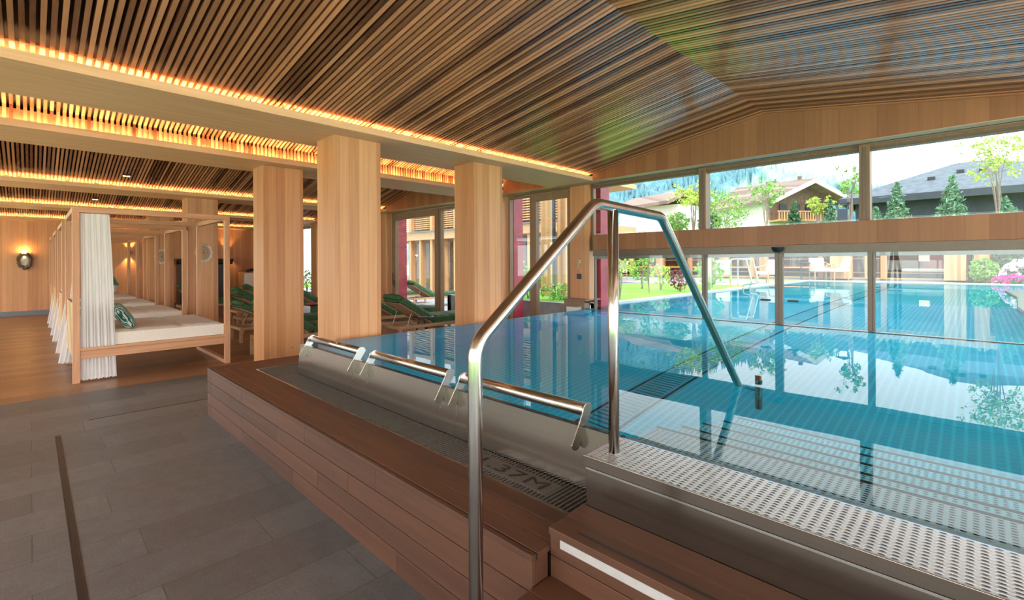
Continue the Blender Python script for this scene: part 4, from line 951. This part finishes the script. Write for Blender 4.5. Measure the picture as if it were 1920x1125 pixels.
# ------------------------------------------------------------------ plants
def leaves(m, pts, size, n, jit=0.0, asp=0.5, seed=1):
    r = random.Random(seed)
    for _ in range(n):
        c_ = Vector(r.choice(pts)) + Vector((r.gauss(0,1), r.gauss(0,1), r.gauss(0,1)))*jit
        u = Vector((r.gauss(0,1), r.gauss(0,1), r.gauss(0,1))).normalized(); w = u.orthogonal().normalized(); w.rotate(Matrix.Rotation(r.uniform(0, 6.28), 3, u)); s_ = size*r.uniform(0.6, 1.3)
        a = c_-u*s_; b = c_+u*s_; k = w*s_*asp
        m.add([tuple(a), tuple(c_+k), tuple(b), tuple(c_-k)], [(0,1,2,3)])
def plant(name, loc, h, r, mt, n=600, leaf=0.03, trunk=0.25, lab='', cat='shrub', group=None, seed=1, shape='ball', bark='bark', stems=5, asp=0.5, tr=0.012):
    rr = random.Random(seed); t = thing(name, lab, cat, loc, group=group); m = MB(); pts = []
    for s_ in range(stems):
        a = rr.uniform(0, 6.28); sp = r*rr.uniform(0.3, 0.95); z0 = h*trunk
        if shape == 'cone': sp *= 0.25
        top = Vector((sp*math.cos(a), sp*math.sin(a), h*rr.uniform(0.75, 1.0)))
        base = Vector((0.02*math.cos(a), 0.02*math.sin(a), 0)) if trunk < 0.3 else Vector((0, 0, 0))
        mid = Vector((top.x*0.25, top.y*0.25, z0+(h-z0)*0.35))
        m.tube([base, (base+mid)/2 + Vector((rr.uniform(-.02,.02)*h, rr.uniform(-.02,.02)*h, 0)), mid, (mid+top)/2, top], [tr, tr*0.85, tr*0.65, tr*0.4, tr*0.2], 5)
        for k in range(4):
            f = 0.35+0.16*k; p0 = mid.lerp(top, (f-0.35)/0.65) if f > 0.35 else mid; b_ = p0+Vector((rr.gauss(0,1)*r*0.4, rr.gauss(0,1)*r*0.4, rr.uniform(0, 0.3)*r)); m.tube([p0, b_], [tr*0.35, tr*0.1], 4); pts.append(tuple(b_))
    m.build('stem', M[bark], t)
    q = []
    for _ in range(max(60, n//8)):
        if shape == 'ball':
            d = Vector((rr.gauss(0,1), rr.gauss(0,1), rr.gauss(0,1))).normalized()*rr.uniform(0.55, 1.0)
            q.append((d.x*r, d.y*r, h*(trunk+(1-trunk)*0.5)+d.z*h*(1-trunk)*0.5))
        elif shape == 'cone':
            f = rr.random()**0.7; z = h*(1-f*(1-trunk)); rad = r*f*rr.uniform(0.55, 1.0)*(0.8+0.2*math.sin(z*40/h)); a = rr.uniform(0, 6.28); q.append((rad*math.cos(a), rad*math.sin(a), z))
        else:
            p0 = rr.choice(pts); q.append(tuple(Vector(p0)+Vector((rr.gauss(0,1), rr.gauss(0,1), rr.gauss(0,1)))*r*0.16))
    m = MB(); leaves(m, q, leaf, n, r*(0.05 if shape != 'sparse' else 0.07), asp, seed)
    m.build('foliage', M[mt], t)
    return t
def potted(loc, lab, h=0.75):
    t = plant('potted_shrub', loc, h, 0.26, 'leaf', 900, 0.03, 0.35, lab, 'potted plant', None, int(abs(loc[0]*100)), 'ball')
    m = MB(); m.lathe([(0.0, 0.0), (0.15, 0.0), (0.21, 0.38), (0.19, 0.38), (0.17, 0.34), (0, 0.34)], (0,0,0), 20); m.build('pot', M['pot'], t, smooth=False)
potted((-19.1, 7.75, 0), 'left one of the grey potted shrubs outside the window between the two broad pillars', 1.25)
potted((-18.6, 7.95, 0), 'right one of the grey potted shrubs outside the window between the two broad pillars', 1.25)
t = plant('potted_fern', (-19.7, 1.85, 0.72), 0.42, 0.16, 'leafc', 260, 0.04, 0.3, 'small green plant in a white pot beside the curtain of the closest bed', 'potted plant', None, 5, 'cone')
MB().lathe([(0.0, 0.0), (0.08, 0.0), (0.10, 0.2), (0.0, 0.2)], (0,0,-0.08), 18).build('pot', M['white'], t)
t = thing('pedestal', 'narrow pedestal under the small plant by the end wall', 'pedestal', (-19.7, 1.85, 0)); MB().box(-0.13, 0.13, -0.13, 0.13, 0, 0.64).build('body', M['teak'], t, bevel=0.004)
# ================================================================== outside
LZ = 0.66
m = MB(); m.box(-60, 60, -60, 160, -0.9, -0.80); struct(m.build('ground', M['lawn']))
m = MB(); m.box(-30.0, -9.6, 6.95, 20.0, -0.8, -0.02); m.box(-9.6, -5.42, 6.95, 7.7, -0.8, -0.02); struct(m.build('terrace', M['paving']))
m = MB(); m.box(-9.6, -4.95, 7.7, 17.6, -0.8, LZ); struct(m.build('lawn', M['lawn']))
m = MB(); m.box(-9.75, -9.6, 7.55, 17.6, -0.8, LZ+0.03); m.box(-9.75, -4.95, 7.55, 7.7, -0.8, LZ+0.02); struct(m.build('retaining_wall', M['paving']))
m = MB(); m.box(-30, -4.95, 17.6, 23.0, -0.8, LZ+0.01); m.box(-4.95, 12, 22.1, 24, -0.8, LZ+0.08); m.box(5.3, 14, 6.9, 22.1, -0.8, LZ); struct(m.build('terrace', M['paving']))
# small wall block with a steel coping and rail hook where indoor and outdoor pool meet
t = thing('pool_inlet_block', 'low steel clad block with a square hook where the indoor pool passes outside', 'pool fitting', (-4.62, 6.55, 0))
MB().box(-0.45, -0.03, -0.10, 0.30, 0.60, 0.86).build('block', M['frame'], t, bevel=0.004)
MB().box(-0.46, 0.02, -0.12, 0.32, 0.86, 0.885).build('coping', M['frame'], t, bevel=0.004)
m = MB(); m.tube(fillet([(-0.02, -0.06, 0.84), (0.16, -0.06, 0.84), (0.16, -0.06, 0.62)], 0.03), 0.016, 12); m.tube([(0.06, -0.06, 0.80), (0.06, -0.06, 0.64)], 0.012, 8); m.build('hook', M['steel'], t, smooth=True)
# outdoor pool ladder
t = thing('pool_ladder', 'bent stainless steel ladder rails at the left edge of the outdoor pool', 'ladder', (-4.86, 14.1, 0.76))
for k, y in enumerate((0.0, 0.55)):
    m = MB(); m.tube(fillet([(-0.15, y, -0.02), (-0.15, y, 0.82), (0.26, y, 0.82), (0.42, y, 0.14), (0.18, y, 0.10), (0.18, y, -0.9)], 0.07), 0.022, 12); m.build('rail', M['tube'], t, smooth=True)
for k in range(4): MB().box(0.13, 0.23, 0.02, 0.53, -0.30-0.25*k, -0.27-0.25*k).build('rung', M['steel'], t)
MB().box(-0.24, -0.06, -0.1, 0.65, -0.03, 0.01).build('base', M['beam'], t, bevel=0.004)
# garden planting
GP = 'shrubs and saplings on the lawn'
plant('lawn_sapling', (-5.72, 9.3, LZ), 1.0, 0.34, 'leafy', 420, 0.035, 0.55, 'sapling with yellow green crown on the lawn nearest the pool doors', 'sapling', GP, 11, 'ball', stems=4)
plant('lawn_sapling', (-6.34, 11.8, LZ), 1.35, 0.30, 'leaf', 420, 0.035, 0.55, 'thin grey stemmed sapling in the middle of the lawn', 'sapling', GP, 12, 'ball', stems=4)
plant('lawn_shrub', (-7.55, 13.6, LZ), 1.05, 0.42, 'leaf', 700, 0.04, 0.15, 'mid green bush behind the thin sapling', 'shrub', GP, 13)
plant('lawn_shrub', (-6.77, 13.3, LZ), 0.85, 0.36, 'leafy', 500, 0.04, 0.12, 'light green bush right of the thin sapling', 'shrub', GP, 14)
plant('red_shrub', (-6.06, 13.1, LZ), 0.72, 0.33, 'leafr', 900, 0.03, 0.05, 'purple red barberry bush on the lawn', 'shrub', GP, 15)
plant('lawn_shrub', (-5.30, 13.4, LZ), 1.05, 0.36, 'leaf', 700, 0.045, 0.2, 'bright green bush left of the pool ladder', 'shrub', GP, 16)
plant('lawn_shrub', (-6.0, 14.8, LZ), 1.0, 0.36, 'leaf', 600, 0.045, 0.15, 'green bush behind the slanting rail and the purple bush', 'shrub', GP, 17)
plant('lawn_shrub', (-6.6, 8.35, LZ), 0.35, 0.55, 'leaf', 700, 0.035, 0.02, 'low loose green ground cover beside the pool edge', 'shrub', GP, 18)
plant('lawn_shrub', (-7.6, 8.3, LZ), 0.85, 0.38, 'leaf', 600, 0.035, 0.12, 'green bush outside the narrow window beside the red column', 'shrub', GP, 19)
plant('lawn_shrub', (-8.6, 8.6, LZ), 1.2, 0.42, 'leafy', 700, 0.035, 0.25, 'taller yellow green bush at the corner of the lawn', 'shrub', GP, 20)
# far wing of the building across the pool
FY = 23.4; FZ = 0.80
t_ = thing('garden_wing', 'low timber and glass wing across the outdoor pool with glowing bar inside', 'building', (0, 0, 0))
m = MB(); m.box(-30, 0.55, FY+3.2, FY+3.4, FZ, 3.3); m.build('rear_wall', M['brownclad'], t_)
m = MB(); m.box(-30, 0.55, FY-0.3, FY+7.5, 2.82, 3.0); m.build('roof_slab', M['beamx'], t_)
m = MB(); m.box(-30, 0.55, FY, FY+3.2, FZ-0.1, FZ); m.build('floor_slab', M['paving'], t_)
m = MB(); m.box(-30, 0.5, FY-0.02, FY+0.05, FZ, FZ+0.05); m.box(-30, -2.6, FY, FY+0.04, 1.60, 1.62); m.box(-30, 0.5, FY, FY+0.04, 1.04, 1.06); m.box(-30, 0.5, FY, FY+0.06, 2.6, 2.82); m.build('mullion', M['beamx'], t_)
for i, x in enumerate((-29, -27, -25, -23, -21, -19.2, -17.4, -15.6, -13.6, -11.9, -10.3, -8.6, -7.35, -6.85, -4.65, -3.05, -2.55)):
    w_ = 0.18 if i != 13 else 0.34
    if i in (9, 11): w_ = 0.42
    m = MB(); m.box(x-w_/2, x+w_/2, FY-0.12, FY+0.12, FZ, 2.82); m.build('post', M['facade'], t_)
for x0, x1 in ((-4.25, -3.55), (-0.80, -0.22), (-0.02, 0.36)):
    m = MB(); m.box(x0, x1, FY-0.45, FY+0.1, FZ, 2.82); m.build('timber_pier', M['facade'], t_, bevel=0.01)
m = MB(); m.tube([(-0.12, FY-0.25, FZ), (-0.12, FY-0.25, 2.82)], 0.055, 12); m.build('downpipe', M['darkclad'], t_)
m = MB(); m.box(-30, -2.6, FY+0.01, FY+0.02, FZ, 2.82); m.box(-2.45, -0.85, FY+0.01, FY+0.02, FZ, 2.82); m.build('pane', M['glass'], t_)
m = MB(); m.box(-22, -4.7, FY+3.15, FY+3.19, 1.20, 1.24); m.build('light_strip', M['glow'], t_)
m = MB(); m.box(-22, -4.7, FY+2.6, FY+3.1, FZ, 1.14); m.build('bar_counter', M['darkclad'], t_)
m = MB(); m.box(-2.45, -0.85, FY+1.2, FY+1.9, FZ, 1.08); m.build('jacuzzi_base', M['darkclad'], t_)
m = MB(); m.box(-2.10, -0.85, FY+1.15, FY+1.95, 1.08, 1.20); m.build('jacuzzi_rim', M['white'], t_, bevel=0.02)
m = MB(); m.box(-1.55, -0.85, FY+2.9, FY+3.1, 1.0, 2.6); m.build('red_wall', M['red'], t_)
m = MB(); m.box(-1.56, -1.26, FY+0.8, FY+1.1, 1.50, 1.72); m.build('lamp_shade', M['shade'], t_)
# green roof planting on the wing
m = MB(); r_ = random.Random(3); pts = [(r_.uniform(-16, 0.5), FY+r_.uniform(-0.25, 5.5), 3.01+r_.uniform(0, 0.09)) for _ in range(1500)]
leaves(m, pts, 0.07, 6000, 0.03, 0.5, 4); gr = m.build('roof_planting', M['sedum']); gr['kind'] = 'stuff'; gr['label'] = 'low sedum planting covering the roof of the garden wing'; gr['category'] = 'planting'
# armchairs on the terrace in front of the wing
def armchair(loc, rz, lab):
    t = thing('rope_armchair', lab, 'armchair', loc, rz, 'rope armchairs on the far terrace')
    MB().box(-0.30, 0.30, -0.28, 0.30, 0.34, 0.46).build('seat', M['white'], t, bevel=0.03)
    m = MB(); m.obox((0, 0.30, 0.66), (0.28, 0, 0), (0, 0.05, 0.0), (0, 0.06, 0.24)); m.build('back_cushion', M['white'], t, bevel=0.03)
    for x in (-0.30, 0.30):
        for y in (-0.26, 0.26): MB().bar((x, y, 0), (x*0.97, y*0.95, 0.36), 0.035, 0.035).build('leg', M['teak'], t)
        m = MB(); m.tube([(x, -0.26, 0.34), (x*1.1, -0.24, 0.60), (x*1.12, 0.10, 0.66), (x*0.98, 0.34, 0.74)], 0.02, 8)
        for k in range(6): m.tube([(x*1.04, -0.20+k*0.09, 0.40), (x*1.1, -0.22+k*0.1, 0.61)], 0.008, 5)
        m.build('rope_arm', M['bed'], t)
    return t
ac = armchair((-7.3, 19.6, LZ+0.01), 0.3, 'white cushioned rope armchair left of the pool ladder')
for loc, rz, lab in (((-5.75, 20.0, LZ+0.01), -0.5, 'white cushioned rope armchair right of the pool ladder'), ((-4.55, 22.75, LZ+0.09), 0.6, 'white rope armchair at the far pool edge behind the door handles'),
                     ((-3.95, 22.65, LZ+0.09), -0.9, 'rope armchair turned aside at the far pool edge'), ((-14.2, 19.8, LZ+0.01), 0.2, 'white armchair behind the lawn, leftmost'), ((-12.3, 19.9, LZ+0.01), -0.3, 'white armchair behind the lawn, between two bushes')):
    dup(ac, loc, rz, lab)
t = thing('glass_table', 'small set table with glasses near the far armchairs', 'table', (-5.2, 22.6, LZ+0.09)); MB().lathe([(0, 0.70), (0.35, 0.70), (0.35, 0.73), (0, 0.73)], (0,0,0), 20).build('table_top', M['darkclad'], t); MB().tube([(0,0,0), (0,0,0.7)], 0.03, 8).build('leg', M['darkclad'], t)
m = MB()
# dark rock slabs at the right edge of the pool
t = thing('slate_ledge', 'dark slate ledge reaching into the right of the outdoor pool', 'rock', (1.6, 12.0, 0))
m = MB(); m.prism([(-1.08, 4.8), (-1.0, 2.0), (-1.12, -1.0), (-1.05, -3.5), (1.2, -3.5), (1.2, 5.2)], 'z', 0.30, 0.775); m.build('slab', M['stonedark'], t, bevel=0.03)
# shrubs and blossoms right of the wing
GB = 'bushes beyond the far right pool corner'
for i, (x, y, h, r, mt, lab) in enumerate(((1.0, 24.0, 2.3, 0.9, 'leafd', 'tall dark green bush right of the timber piers'), (2.3, 24.6, 2.8, 1.2, 'leafd', 'big dark evergreen bush at the right end of the pool'),
        (0.22, 22.75, 0.9, 0.40, 'leaf', 'small fresh green bush in front of the dark evergreens'), (3.6, 24.5, 3.0, 1.3, 'leafd', 'dark bush at the far right edge of the garden'))):
    plant('garden_bush', (x, y, LZ+0.05), h, r, mt, 1500, 0.06, 0.05, lab, 'shrub', GB, 30+i)
def blossom(loc, w, h, mt, lab, n):
    t = thing('rhododendron', lab, 'shrub', loc); m = MB(); q = []
    for _ in range(160):
        a = random.uniform(0, 6.28); f = random.random(); q.append((w*math.cos(a)*math.sqrt(f), 0.5*w*math.sin(a)*math.sqrt(f), h*(1-f*0.7)*random.uniform(0.8, 1)))
    leaves(m, q, 0.055, n, 0.03, 0.8, 9); m.build('blossom', M[mt], t)
    m = MB(); leaves(m, [(x, y, z*0.6) for x, y, z in q], 0.06, 500, 0.05, 0.5, 8); m.build('foliage', M['leafd'], t)
    m = MB()
    for k in range(5): m.tube([(0,0,0), (w*0.6*math.cos(k*1.3), 0.3*w*math.sin(k*1.3), h*0.6)], [0.02, 0.008], 5)
    m.build('stem', M['barkd'], t)
blossom((1.15, 22.75, LZ+0.05), 0.75, 0.85, 'wblossom', 'white flowering rhododendron at the far right pool edge', 900)
blossom((0.90, 22.32, LZ+0.05), 0.55, 0.30, 'magenta', 'low magenta flowering azalea at the far right pool edge', 700)
# conifers and light trees behind the green roof
GT = 'trees behind the green roof'
for i, (x, y, h, r, lab) in enumerate(((-2.42, 26.5, 2.0, 0.62, 'small blue green conifer in the right window, left one'), (-0.68, 26.8, 2.05, 0.72, 'blue green conifer in front of the grey roof, middle of the right window'),
       (-6.15, 25.5, 1.45, 0.42, 'dark conifer in front of the chalet, left of the lantern'), (-4.75, 25.8, 1.35, 0.50, 'young conifer in front of the white chalet wall'), (-3.15, 26.5, 0.9, 0.5, 'low conifer left edge of the right window'), (0.85, 27.0, 1.0, 0.6, 'low conifer at the right end of the window band'))):
    plant('conifer', (x, y, 3.0), h, r, 'leafc' if i not in (2,) else 'leafd', 2000, 0.09, 0.05, lab, 'conifer', GT, 40+i, 'cone', stems=3, asp=0.3)
for i, (x, y, h, r, mt, n, lab) in enumerate(((0.62, 24.5, 3.3, 1.0, 'leafy', 520, 'thin branched young tree in front of the grey roof at right'), (-3.85, 24.8, 2.9, 0.55, 'leaf', 260, 'thin sparse tree right of the lantern, beside the window mullion'),
       (-7.1, 24.6, 2.6, 0.75, 'leaf', 420, 'sparse young tree in front of the chalet roof'), (-5.2, 25.6, 1.5, 0.45, 'leafy', 400, 'yellow green young tree in front of the chalet gable'), (-10.6, 24.5, 3.0, 0.95, 'leafy', 900, 'airy light green tree in the left window below the forest'))):
    plant('young_tree', (x, y, 3.0), h, r, mt, int(n*1.8), 0.06, 0.25, lab, 'tree', GT, 60+i, 'sparse', stems=8, tr=0.022, bark='bark', asp=0.6)
for i, (x, y, h, r, lab) in enumerate(((-9.0, 24.6, 2.15, 1.15, 'dense bright green bush in the middle window'), (-11.9, 25.2, 1.3, 0.8, 'green bush at the left window beside the slanting rail'), (-10.2, 25.6, 1.2, 0.6, 'dark green bush beside the mullion of the left window'))):
    plant('roof_bush', (x, y, 3.0), h, r, 'leaf' if i != 2 else 'leafd', 2200, 0.055, 0.05, lab, 'shrub', GT, 80+i, stems=7)
# lantern shaped chimney
t = thing('lantern_chimney', 'black lantern shaped chimney cowl standing on the green roof', 'chimney', (-3.78, 22.75, 3.0), 0.3)
MB().box(-0.19, 0.19, -0.19, 0.19, -0.05, 0.12).build('base', M['alu'], t, bevel=0.01); MB().box(-0.15, 0.15, -0.15, 0.15, 0.12, 0.58).build('shaft', M['darkclad'], t)
m = MB()
for sx in (-1, 1):
    for sy in (-1, 1): m.bar((sx*0.15, sy*0.15, 0.58), (sx*0.20, sy*0.20, 0.82), 0.025, 0.025)
m.build('cage', M['darkclad'], t); MB().prism([(-0.26, 0.82), (0.26, 0.82), (0.0, 0.92)], 'y', -0.25, 0.25).build('cap', M['darkclad'], t)
# chalet
t = thing('chalet', 'white chalet with shingled gable roof and carved balcony behind the garden', 'house', (0, 0, 0))
def roof_gable(t, p, q, we, ze, mt, th=0.25, name='roof'):
    p = Vector(p); q = Vector(q); d = (q-p).normalized(); s_ = Vector((d.y, -d.x, 0))
    for sg in (-1, 1):
        e0 = p + s_*sg*we; e1 = q + s_*sg*we; e0.z = e1.z = ze
        up = Vector((0, 0, th)); m = MB(); m.add([p, q, e1, e0, p+up, q+up, e1+up, e0+up], [(0,1,2,3),(7,6,5,4),(0,4,5,1),(1,5,6,2),(2,6,7,3),(3,7,4,0)]); m.build(name, mt, t)
p, q = Vector((-9.2, 44.5, 8.05)), Vector((-17.5, 51.0, 8.9))
roof_gable(t, p, q, 3.7, 6.35, M['chshingle'])
d = (q-p).normalized(); s_ = Vector((d.y, -d.x, 0)); d.z = 0; d.normalize(); s_.normalize()
m = MB(); a = p+d*1.6; b_ = q-d*0.8
def wallpoly(c_, half, zt, ze): return [c_-s_*half, c_+s_*half]
w0 = a+s_*2.9; w1 = a-s_*2.9; w2 = b_-s_*2.9; w3 = b_+s_*2.9
vs = [(w.x, w.y, 0.0) for w in (w0, w1, w2, w3)] + [(w.x, w.y, 6.7) for w in (w0, w1, w2, w3)]
m.add(vs, [(3,2,1,0),(4,5,6,7),(0,1,5,4),(1,2,6,5),(2,3,7,6),(3,0,4,7)]); m.build('wall', M['plaster'], t)
m = MB(); g0 = a+s_*2.9; g1 = a-s_*2.9; m.add([(g0.x, g0.y, 5.0), (g1.x, g1.y, 5.0), (g1.x, g1.y, 6.75), (a.x, a.y, 8.0), (g0.x, g0.y, 6.75)], [(0,1,2,3,4)])
gp = m.build('gable_wall', M['brownclad'], t, solid=0.3)
m = MB()
for k in (-1.8, -0.6, 0.6, 1.8):
    c_ = a+s_*k-d*0.22; m.obox((c_.x, c_.y, 5.9), s_*0.32, d*0.06, (0,0,0.42))
m.build('window', M['darkclad'], gp)
m = MB()
for k in range(26):
    c_ = a+s_*(-2.9+k*0.232)-d*1.2; m.obox((c_.x, c_.y, 5.25), s_*0.05, d*0.03, (0,0,0.35))
for z in (4.9, 5.6):
    c_ = a-d*1.2; m.obox((c_.x, c_.y, z), s_*3.0, d*0.06, (0,0,0.05))
c_ = a-d*0.6; m.obox((c_.x, c_.y, 4.86), s_*3.0, d*0.65, (0,0,0.06)); m.build('balcony', M['facade'], t)
m = MB()
for sg in (-1, 1):
    e = p+s_*sg*3.75; m.bar((p.x, p.y, p.z+0.02), (e.x, e.y, 6.32), 0.12, 0.34)
m.build('bargeboard', M['cream'], t)
for f, w_, h_ in ((0.22, 0.3, 1.0), (0.55, 0.9, 0.7), (0.40, 0.7, 0.35)):
    c_ = p.lerp(q, f)+s_*0.5; m = MB(); m.box(c_.x-w_/2, c_.x+w_/2, c_.y-w_/2, c_.y+w_/2, c_.z-0.6, c_.z+h_*0.6); m.build('chimney', M['alu'], t)
# grey hip roofed building on the right
t = thing('grey_hall', 'wide building with grey hipped shingle roof and dark eaves at right', 'house', (0, 0, 0))
m = MB(); R0 = [(-6.4, 37.0), (8.5, 37.0), (10.0, 50.0), (-6.4, 50.0)]; pk = [(-0.9, 42.5, 7.9), (0.4, 42.5, 7.9)]
vs = [(x, y, 5.55) for x, y in R0] + pk
m.add(vs, [(0,1,5,4), (1,2,5), (2,3,4,5), (3,0,4), (3,2,1,0)]); m.build('roof', M['shingle'], t)
m = MB()
for k in range(38): m.box(-6.0+k*0.38, -5.9+k*0.38, 36.99, 37.0, 5.5, 5.55)
m.box(-6.3, 8.6, 36.95, 37.05, 5.15, 5.56); m.box(-6.3, -6.1, 37.0, 49.9, 5.15, 5.56); m.build('eaves', M['darkclad'], t)
m = MB(); m.box(-5.6, 7.8, 38.0, 49.0, 0, 5.4); m.build('wall', M['darkclad'], t)
m = MB()
for x, f in ((-2.1, 0.45), (-0.8, 0.62), (0.2, 0.58)): m.box(x, x+0.35, 37+5.5*f-0.2, 37+5.5*f+0.2, 5.55+2.35*f-0.05, 5.55+2.35*f+0.14)
m.build('roof_vent', M['black'], t)
# smaller house left of the chalet
t = thing('garden_house', 'small house with brown roof at the left end of the chalet', 'house', (0, 0, 0))
roof_gable(t, (-15.6, 36.0, 7.0), (-22.0, 38.0, 7.0), 2.6, 5.9, M['chshingle']); MB().box(-21.5, -15.9, 35.0, 39.0, 0, 6.0).build('wall', M['plaster'], t)
m = MB(); m.box(-17.2, -16.3, 34.94, 35.0, 4.0, 4.9); m.build('window', M['darkclad'], t)
# left wing: timber gallery beyond the terrace
t = thing('timber_gallery', 'two storey timber gallery with louvred balcony beyond the terrace', 'building', (0, 0, 0))
m = MB()
for z in [3.35+0.11*k for k in range(14)]: m.box(-26, -11.5, 15.0, 15.04, z, z+0.06)
m.build('louvre_screen', M['facade'], t)
m = MB(); m.box(-26, -11.4, 14.7, 20.0, 2.75, 3.15); m.build('balcony_slab', M['beamx'], t)
m = MB(); m.box(-26, -11.5, 14.6, 14.66, 3.15, 3.22); m.build('rail', M['alud'], t)
for i in range(15):
    x = -25.6+i*1.0; m = MB(); m.box(x, x+0.22, 14.8, 15.1, 0, 5.4 if i % 2 else 2.8); m.build('post', M['facade'], t)
m = MB(); m.box(-26, -11.4, 14.9, 20.0, 4.95, 5.15); m.build('roof_slab', M['beamx'], t)
m = MB(); m.box(-26, -11.6, 17.5, 17.7, 0, 5.0); m.build('rear_wall', M['brownclad'], t)
m = MB(); m.box(-26, -11.6, 16.0, 16.02, 0, 2.75); m.build('pane', M['glass'], t)
for x in (-19.5, -18.3, -17.3):
    m = MB(); m.lathe([(0, -0.10), (0.09, -0.05), (0.10, 0.03), (0.0, 0.10)], (x, 17.3, 1.9), 12); m.build('wall_globe', M['bulb'] if False else M['shade'], t, smooth=True)
# loose timber posts with black downpipe near the pool corner
for i, (x, y) in enumerate(((-7.75, 9.2), (-7.05, 9.0))):
    tag(MB().box(x-0.13, x+0.13, y-0.13, y+0.13, -0.02, 4.2).build('timber_post', M['facade'], bevel=0.01), 'square outdoor timber post %s the black pipe outside the door' % ['left of', 'right of'][i], 'post', 'outdoor timber posts by the pool door')
t = thing('black_pipe', 'black downpipe between two timber posts outside the door', 'pipe', (-7.38, 9.0, -0.02)); MB().tube([(0,0,0.1), (0,0,4.0)], 0.045, 12).build('pipe', M['darkclad'], t, smooth=True); MB().lathe([(0,0),(0.09,0),(0.07,0.12),(0,0.12)], (0,0,0), 12).build('foot', M['darkclad'], t)
tag(MB().box(-5.08, -4.98, 12.6, 12.7, LZ, 2.0).build('shower_post', M['tube'], bevel=0.01), 'thin steel post standing on the lawn edge behind the slanting handrail', 'post')
# wooded hillside
import math as _m
def hill():
    m = MB(); r_ = random.Random(5); n = 90; k = 16
    def H(x): return 40 + 0.33*max(0, -x-45) - 0.42*max(0, x+45)*0.9
    base = 0
    for i in range(n+1):
        x = -330 + i*5.2
        for j in range(k+1):
            f = j/k; h = max(0.5, H(x)); m.v.append((x, 205+90*f + 5*math.sin(i*0.7+j), h*(f**0.85) + (r_.uniform(-2.0, 2.6) if j else 0)))
    for i in range(n):
        for j in range(k):
            a = i*(k+1)+j; m.f.append((a, a+k+1, a+k+2, a+1))
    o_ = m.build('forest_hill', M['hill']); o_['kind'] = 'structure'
    # spruce tips along the slope
    q = MB()
    for _ in range(5200):
        i = r_.uniform(0, n-1); x = -330+i*5.2; f = r_.random()**0.7; h = max(0.5, H(x)); z = h*(f**0.85); y = 205+90*f; s2 = r_.uniform(4.0, 7.5)
        if h < 4: continue
        b = len(q.v); q.v += [(x+1.5, y, z-1), (x-0.75, y+1.3, z-1), (x-0.75, y-1.3, z-1), (x, y, z+s2)]; q.f += [(b, b+1, b+3), (b+1, b+2, b+3), (b+2, b, b+3)]
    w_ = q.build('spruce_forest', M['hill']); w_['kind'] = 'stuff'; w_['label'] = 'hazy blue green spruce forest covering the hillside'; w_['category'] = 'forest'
hill()
